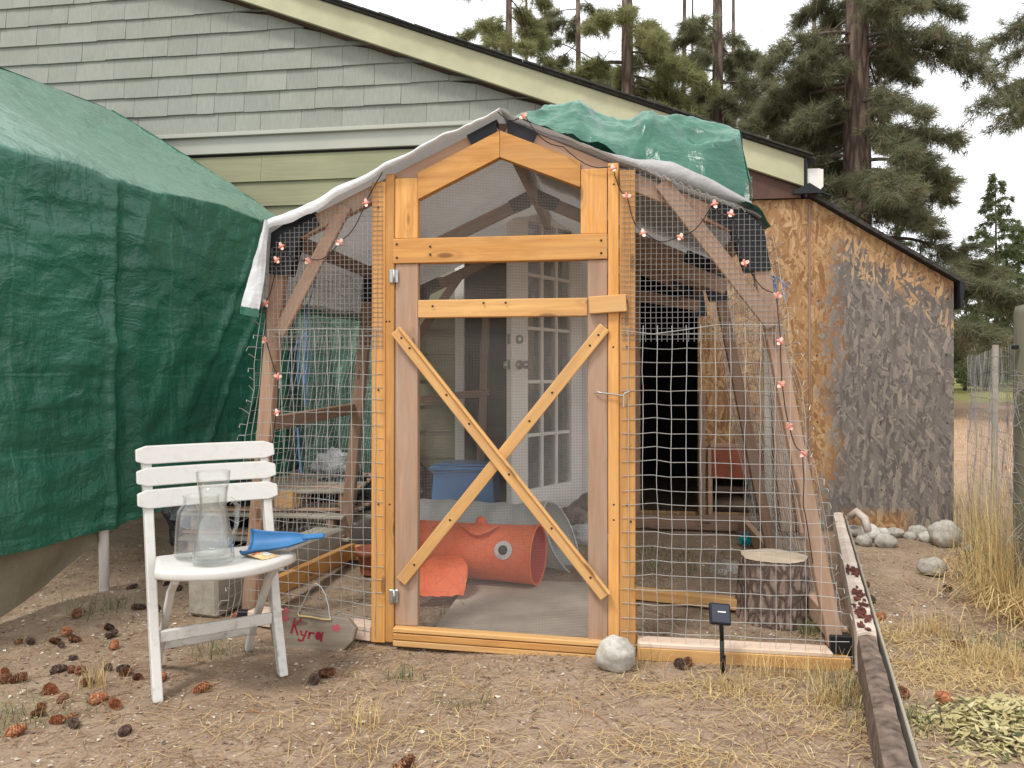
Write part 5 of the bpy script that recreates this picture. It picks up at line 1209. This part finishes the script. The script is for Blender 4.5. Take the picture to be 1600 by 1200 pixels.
# tall dry weeds along the fence
stuff('tall_dry_weeds', merge(blades(1500, blobs([(2.46, 1.15, .10, 4), (2.58, 1.5, .10, 3), (2.66, 1.85, .08, 2), (2.42, .85, .08, 3), (2.76, 2.2, .08, 1.5), (2.27, .62, .06, 2), (2.22, .80, .05, 2)]), (.14, .52), (.0007, .0018), 0, False, .7), blades(160, blobs([(2.46, 1.15, .12, 4), (2.6, 1.6, .12, 3), (2.25, .75, .08, 3)]), (.45, .95), (.0008, .0018), 0, False, .5), blades(1200, blobs([(2.35, .9, .15, 4), (2.5, 1.3, .15, 4), (2.3, .6, .12, 3)]), (.08, .3), (.001, .002), .10, True)), 'straw', 'tall dry weeds growing along the wire fence', 'weeds')
stuff('fence_green_weeds', blades(240, blobs([(2.45, .95, .10, 4), (2.5, 1.3, .10, 2), (2.6, 1.7, .08, 2)]), (.1, .42), (.0018, .004), 0, False, .9), 'weed', 'green weeds among the dry stalks by the post', 'weeds')
stuff('far_dry_grass', blades(9000, area(2.8, 14, 2.6, 13), (.03, .10), (.003, .006), 0, False, 1.0), 'straw', 'dry grass field beyond the fence', 'grass')

# ------------------------------------------------------------------ fence
fe = thing('wire_fence', (2.33, .82, 0), 'wire fence with a weathered green post at the right edge', 'fence')
V = []; n = 16; PX, PY = 2.365, .80
prof = [(-.1, .072), (.3, .072), (.9, .070), (1.40, .069), (1.432, .062), (1.44, .03)]
Vp = []; Fp = []
Vp, Fp = lathe([(r, z) for z, r in prof]+[(0, 1.441)], 20); 
# grain runs along local x, so the post is built lying down and stood up
Vx = [(z, x, -y) for x, y, z in Vp]; mwp = Matrix.Translation((PX, PY, 0)) @ Matrix.Rotation(-math.pi/2, 4, 'Y')
link('fence_post', mesh('fence_post', Vx, [f[::-1] for f in Fp], True), 'post_green', fe, mwp)
board('fence_clip', (PX-.075, PY-.03, 1.24), (PX-.10, PY-.05, 1.24), .02, .02, 'black_plastic', fe)
Vp, Fp = tubes([[(2.74, 2.0, 0), (2.75, 2.0, 1.3)]], .018, 8); part('fence_stake', Vp, Fp, 'grey_timber', fe)
paths = []
def fp(t, z): return (lerp(PX-.07, 2.78, t)+.02*nz(t*9, z*5, 2)-.05*math.exp(-t*5)*max(0, nz(z*5, 3)), lerp(PY, 2.45, t), z+.02*nz(t*7, z*6, 5))
for k in range(17):
    z = .08+k*.075; paths.append([fp(i/22, z) for i in range(23)])
for i in range(42): paths.append([fp(i/41, .05+j*.12) for j in range(11)])
for k in range(16):
    z = random.uniform(.3, 1.25); p = Vector((PX-.06, PY-.05, z)); paths.append([p, p+Vector((-.05, -.03, random.uniform(-.05, .05))), p+Vector((random.uniform(-.12, -.02), -.05, random.uniform(-.2, .1))), p+Vector((random.uniform(-.06, .06), -.06, random.uniform(-.3, .1)))])
for k in range(12):
    z = .2+k*.085; paths.append([(PX+.15, PY-.06, z+.05), (PX+.05, PY-.078, z+.02*nz(k, 1)), (PX-.05, PY-.065, z-.02), (PX-.08, PY, z)])
Vp, Fp = tubes(paths, .0013, 4); o = part('fence_mesh', Vp, Fp, 'fine_wire', fe); o['kind'] = 'stuff'

# ------------------------------------------------------------------ trees
def tuft_mesh(P, D, nl, L, W, spread):
    """P,D (n,3): tuft centres and directions; nl needles each, one triangle per needle"""
    n = len(P); d = np.repeat(D, nl, 0)+rng.normal(0, spread, (n*nl, 3)); d /= np.linalg.norm(d, axis=1)[:, None]
    s = np.cross(d, rng.normal(0, 1, (n*nl, 3))); s /= np.linalg.norm(s, axis=1)[:, None]+1e-9
    b = np.repeat(P, nl, 0)+rng.normal(0, L*.12, (n*nl, 3)); l = L*rng.uniform(.6, 1.15, n*nl)[:, None]
    V = np.stack([b-s*W*.5, b+s*W*.5, b+d*l], 1).reshape(-1, 3); return V, np.arange(n*nl*3).reshape(-1, 3)
def pine(name, base, h, r0, lean, lab, zlo, zhi, nb, blen, droop, mat, seed, L=.20, W=.011, per=26, nl=16, spread=.75, az=None, dead=8, grp='pine trees behind the buildings', tw=.5):
    rs = random.Random(seed); t = thing(name, base, lab, 'tree', grp); bx_, by_, bz_ = base
    def axp(z): f = z/h; return Vector((bx_+lean[0]*f+.05*nz(f*3, seed), by_+lean[1]*f, bz_+z))
    V = []; F = []; n = 18; m = 26
    for i in range(m):
        z = h*i/(m-1)-.1*(i == 0); c_ = axp(z); rr = r0*(1-.8*z/h)+(.25*r0*math.exp(-z*2.2))
        for k in range(n):
            a = 2*math.pi*k/n; q = rr*(1+.06*nz(math.cos(a)*4+seed, math.sin(a)*4, z*1.3)); V.append((c_.x+q*math.cos(a)-bx_, c_.y+q*math.sin(a)-by_, c_.z-bz_))
    F = [(i*n+k, i*n+(k+1) % n, (i+1)*n+(k+1) % n, (i+1)*n+k) for i in range(m-1) for k in range(n)]
    link('trunk', mesh('trunk', V, F, True), 'bark', t, Matrix.Translation(base))
    limbs = []; twigs = []; P = []; D = []
    for b in range(nb):
        f = (b+rs.random())/nb; z = lerp(zlo, zhi, f); a = (rs.uniform(0, 2*math.pi) if az is None else rs.gauss(*az)) ; ln = blen*rs.uniform(.55, 1.1)*(1-.35*f)
        p0 = axp(z); dirh = Vector((math.cos(a), math.sin(a), 0)); rise = rs.uniform(-.05, .30); pts = []
        for i in range(9):
            s = i/8; pts.append(p0+dirh*ln*s+Vector((0, 0, ln*(rise*s-droop*s*s)))+Vector((.06*nz(s*4, b, seed), .06*nz(s*4, b, seed+3), .05*nz(s*5, b, seed+7)))*s*ln*.6)
        limbs.append(pts)
        for k in range(per):
            s = rs.uniform(.22, 1)**.75; i = min(7, int(s*8)); q = pts[i].lerp(pts[i+1], s*8-i); side = Vector((-dirh.y, dirh.x, 0))*rs.choice((-1, 1))
            dv = (dirh*rs.uniform(.1, .8)+side*rs.uniform(.2, 1)+Vector((0, 0, rs.uniform(-.75, .30)))).normalized(); tl = ln*tw*rs.uniform(.15, .55)*(1.15-.6*s)
            e = q+dv*tl+Vector((0, 0, -.2*tl)); mid = q.lerp(e, .5)+Vector((0, 0, .05*tl)); twigs.append([q, mid, e])
            nt = 2+int(tl/.13)
            for j in range(nt):
                g_ = lerp(.35, 1, j/max(1, nt-1)); c_ = q.lerp(e, g_); P.append(c_+Vector((rs.gauss(0, .03), rs.gauss(0, .03), rs.gauss(0, .03)))); D.append((dv+Vector((0, 0, -.25))).normalized())
        P.append(pts[-1]); D.append(dirh)
    for b in range(dead):
        z = lerp(zlo*.4, zhi, rs.random()); a = rs.uniform(0, 6.28); ln = rs.uniform(.4, 1.6); p0 = axp(z); pts = [p0]
        dr_ = Vector((math.cos(a), math.sin(a), rs.uniform(-.2, .3)))
        for i in range(6): pts.append(pts[-1]+(dr_+Vector((rs.gauss(0, .25), rs.gauss(0, .25), rs.gauss(0, .25)-.08*i)))*ln/6)
        twigs.append(pts); 
        for k in range(5): q = pts[rs.randint(2, 6)]; twigs.append([q, q+Vector((rs.gauss(0, .2), rs.gauss(0, .2), rs.gauss(0, .2)))])
    Vp, Fp = tubes(limbs, max(.016, r0*.13), 6, taper=.25); part('limb', Vp, Fp, 'branch', t)
    Vp, Fp = tubes(twigs, .0075, 4, taper=.5); o = part('twig', Vp, Fp, 'branch', t); o['kind'] = 'stuff'
    Vc, Fc = tuft_mesh(np.array([tuple(p) for p in P]), np.array([tuple(d) for d in D]), nl, L, W, spread)
    o = link('crown', fast_mesh('crown', Vc, Fc), mat, t); o['kind'] = 'stuff'; return t
G = gz
pine('pine_tree', (5.0, 12.7, G(5, 12.7)), 17, .33, (.15, 0), 'big pine with thick reddish trunk above the lean-to roof', 1.3, 8.5, 76, 2.9, .46, 'needle_a', 3, L=.23, W=.012, per=56, nl=20, dead=50)
pine('pine_tree', (3.05, 17.5, G(3, 17.5)), 18, .22, (-.1, 0), 'slender bare-trunked pine just left of the big pine', 3.4, 9.5, 46, 2.9, .46, 'needle_a', 5, L=.23, W=.014, per=50, nl=18, dead=40)
pine('pine_tree', (.72, 15.1, G(.7, 15.1)), 17, .22, (-.15, 0), 'pine with yellow-green drooping boughs over the green tarp fold', 3.8, 9.0, 46, 2.8, .5, 'needle_b', 8, L=.23, W=.013, per=50, nl=18, dead=24)
pine('pine_tree', (2.3, 21.0, G(2.3, 21)), 17, .12, (.2, 0), 'thin pine with close stem behind the bare-trunked pine', 3.6, 11, 32, 2.6, .4, 'needle_a', 11, L=.23, W=.016, per=40, nl=16, dead=26)
pine('pine_tree', (-2.6, 16.8, G(-2.6, 16.8)), 16, .16, (.3, 0), 'pine showing just over the house roof, left of the others', 5.4, 11, 28, 2.4, .4, 'needle_b', 14, L=.23, W=.014, per=40, nl=16)
pine('pine_tree', (-.8, 20.5, G(-.6, 20.5)), 17, .15, (0, 0), 'pine seen in the gap above the rake of the house', 5.0, 12, 32, 2.6, .4, 'needle_a', 15, L=.23, W=.016, per=40, nl=16)
pine('pine_tree', (10.1, 13.6, G(9.9, 13.6)), 16, .22, (-.2, 0), 'pine whose bough tips enter the upper right corner', 5.4, 10.0, 16, 3.1, .3, 'needle_a', 17, L=.23, W=.012, per=30, nl=18, az=(math.pi, .8))
pine('pine_tree', (6.6, 22.5, G(6.6, 22.5)), 15, .16, (0, 0), 'farther pine filling the gap right of the big trunk', 1.8, 8.5, 40, 2.5, .44, 'needle_a', 19, L=.23, W=.016, per=44, nl=16, dead=16)
pine('pine_tree', (4.4, 24.5, G(4.4, 24.5)), 16, .15, (0, 0), 'farther pine filling the gap left of the big trunk', 3.2, 10.5, 36, 2.6, .44, 'needle_a', 23, L=.23, W=.018, per=40, nl=16, dead=20)
for k, (x, y, lab) in enumerate(((-3.2, 27, 'far pine at the left end of the tree line'), (.9, 28, 'far pine between the yellow-green pine and its left neighbour'), (3.6, 31, 'far pine showing behind the bare trunk'), (8.2, 28, 'far pine low behind the lean-to roof end'))):
    pine('pine_tree', (x, y, G(x, y)), 17, .16, (0, 0), lab, 2.5, 13, 34, 2.9, .42, 'needle_a' if k % 2 else 'needle_b', 41+k, L=.26, W=.024, per=38, nl=14, dead=14)
def fir2(base, h, rb, lab, seed, nb=70):
    rs = random.Random(seed); t = thing('fir_tree', base, lab, 'tree', 'young firs beyond the fence'); b0 = Vector(base)
    Vp, Fp = tubes([[b0+Vector((0, 0, -.1)), b0+Vector((.03, 0, h*.5)), b0+Vector((0, 0, h))]], .09*h/7, 8, taper=.08); part('trunk', Vp, Fp, 'bark', t, True)
    limbs = []; P = []; D = []
    for k in range(nb):
        f = k/nb; z = lerp(.25, h*.985, f**.9); a = rs.uniform(0, 6.28); ln = rb*(1-f)**.85*rs.uniform(.6, 1.15)+.06; d = Vector((math.cos(a), math.sin(a), 0)); p0 = b0+Vector((0, 0, z))
        pts = [p0+d*ln*s+Vector((0, 0, ln*(.18*s-.30*s*s))) for s in (0, .33, .66, 1)]; limbs.append(pts)
        for j in range(int(5+ln*20)):
            s = rs.uniform(.15, 1); i = min(2, int(s*3)); q = pts[i].lerp(pts[i+1], s*3-i); sd_ = Vector((-d.y, d.x, 0))*rs.uniform(-1, 1)*ln*.35*(1.1-s); P.append(q+sd_+Vector((0, 0, rs.uniform(-.1, .03)))); D.append((d*.6+sd_+Vector((0, 0, -.25))).normalized())
    Vp, Fp = tubes(limbs, .012, 4, taper=.3); part('limb', Vp, Fp, 'branch', t)
    Vc, Fc = tuft_mesh(np.array([tuple(p) for p in P]), np.array([tuple(d) for d in D]), 14, .17, .026, .75); o = link('crown', fast_mesh('crown', Vc, Fc), 'needle_fir', t); o['kind'] = 'stuff'
fir2((11.1, 20.6, G(11, 20.6)), 6.2, 1.7, 'tall open young fir right of the lean-to', 31, 80); fir2((9.3, 18.2, G(9, 18)), 3.9, 1.5, 'bushy young fir behind the shed roof corner', 32, 60); fir2((12.6, 22.5, G(12.6, 22.5)), 5.0, 1.9, 'full young fir beside the fence post', 33, 80); fir2((10.2, 25.5, G(10, 25.5)), 5.6, 1.8, 'farthest young fir above the hedge', 34, 70)
# hedge
hg = thing('hedge', (13.0, 27.5, G(13, 27.5)), 'leafy green hedge at the far edge of the field', 'hedge')
rs = random.Random(9); P = []; D = []
for k in range(5200):
    x = rs.uniform(8.5, 20); y = 27.5+rs.gauss(0, .7); hh = 1.9+.5*nz(x*.8, 1)+.25*nz(x*2.5, 4); z = G(x, y)+hh*rs.random()**.7
    P.append((x, y-.6*(1-abs(z-G(x, y)-.9)/1.2), z)); D.append((rs.gauss(0, .6), -1, rs.gauss(.2, .5)))
Dn = np.array(D); Dn /= np.linalg.norm(Dn, axis=1)[:, None]; Vc, Fc = tuft_mesh(np.array(P), Dn, 8, .16, .085, .9); o = link('foliage', fast_mesh('foliage', Vc, Fc), 'hedge', hg); o['kind'] = 'stuff'
Vp, Fp = tubes([[(x, 27.6, G(x, 27.6)-.1), (x+.1, 27.6, G(x, 27.6)+1.2)] for x in np.arange(8.8, 19.8, .7)], .03, 5); part('stem', Vp, Fp, 'branch', hg)
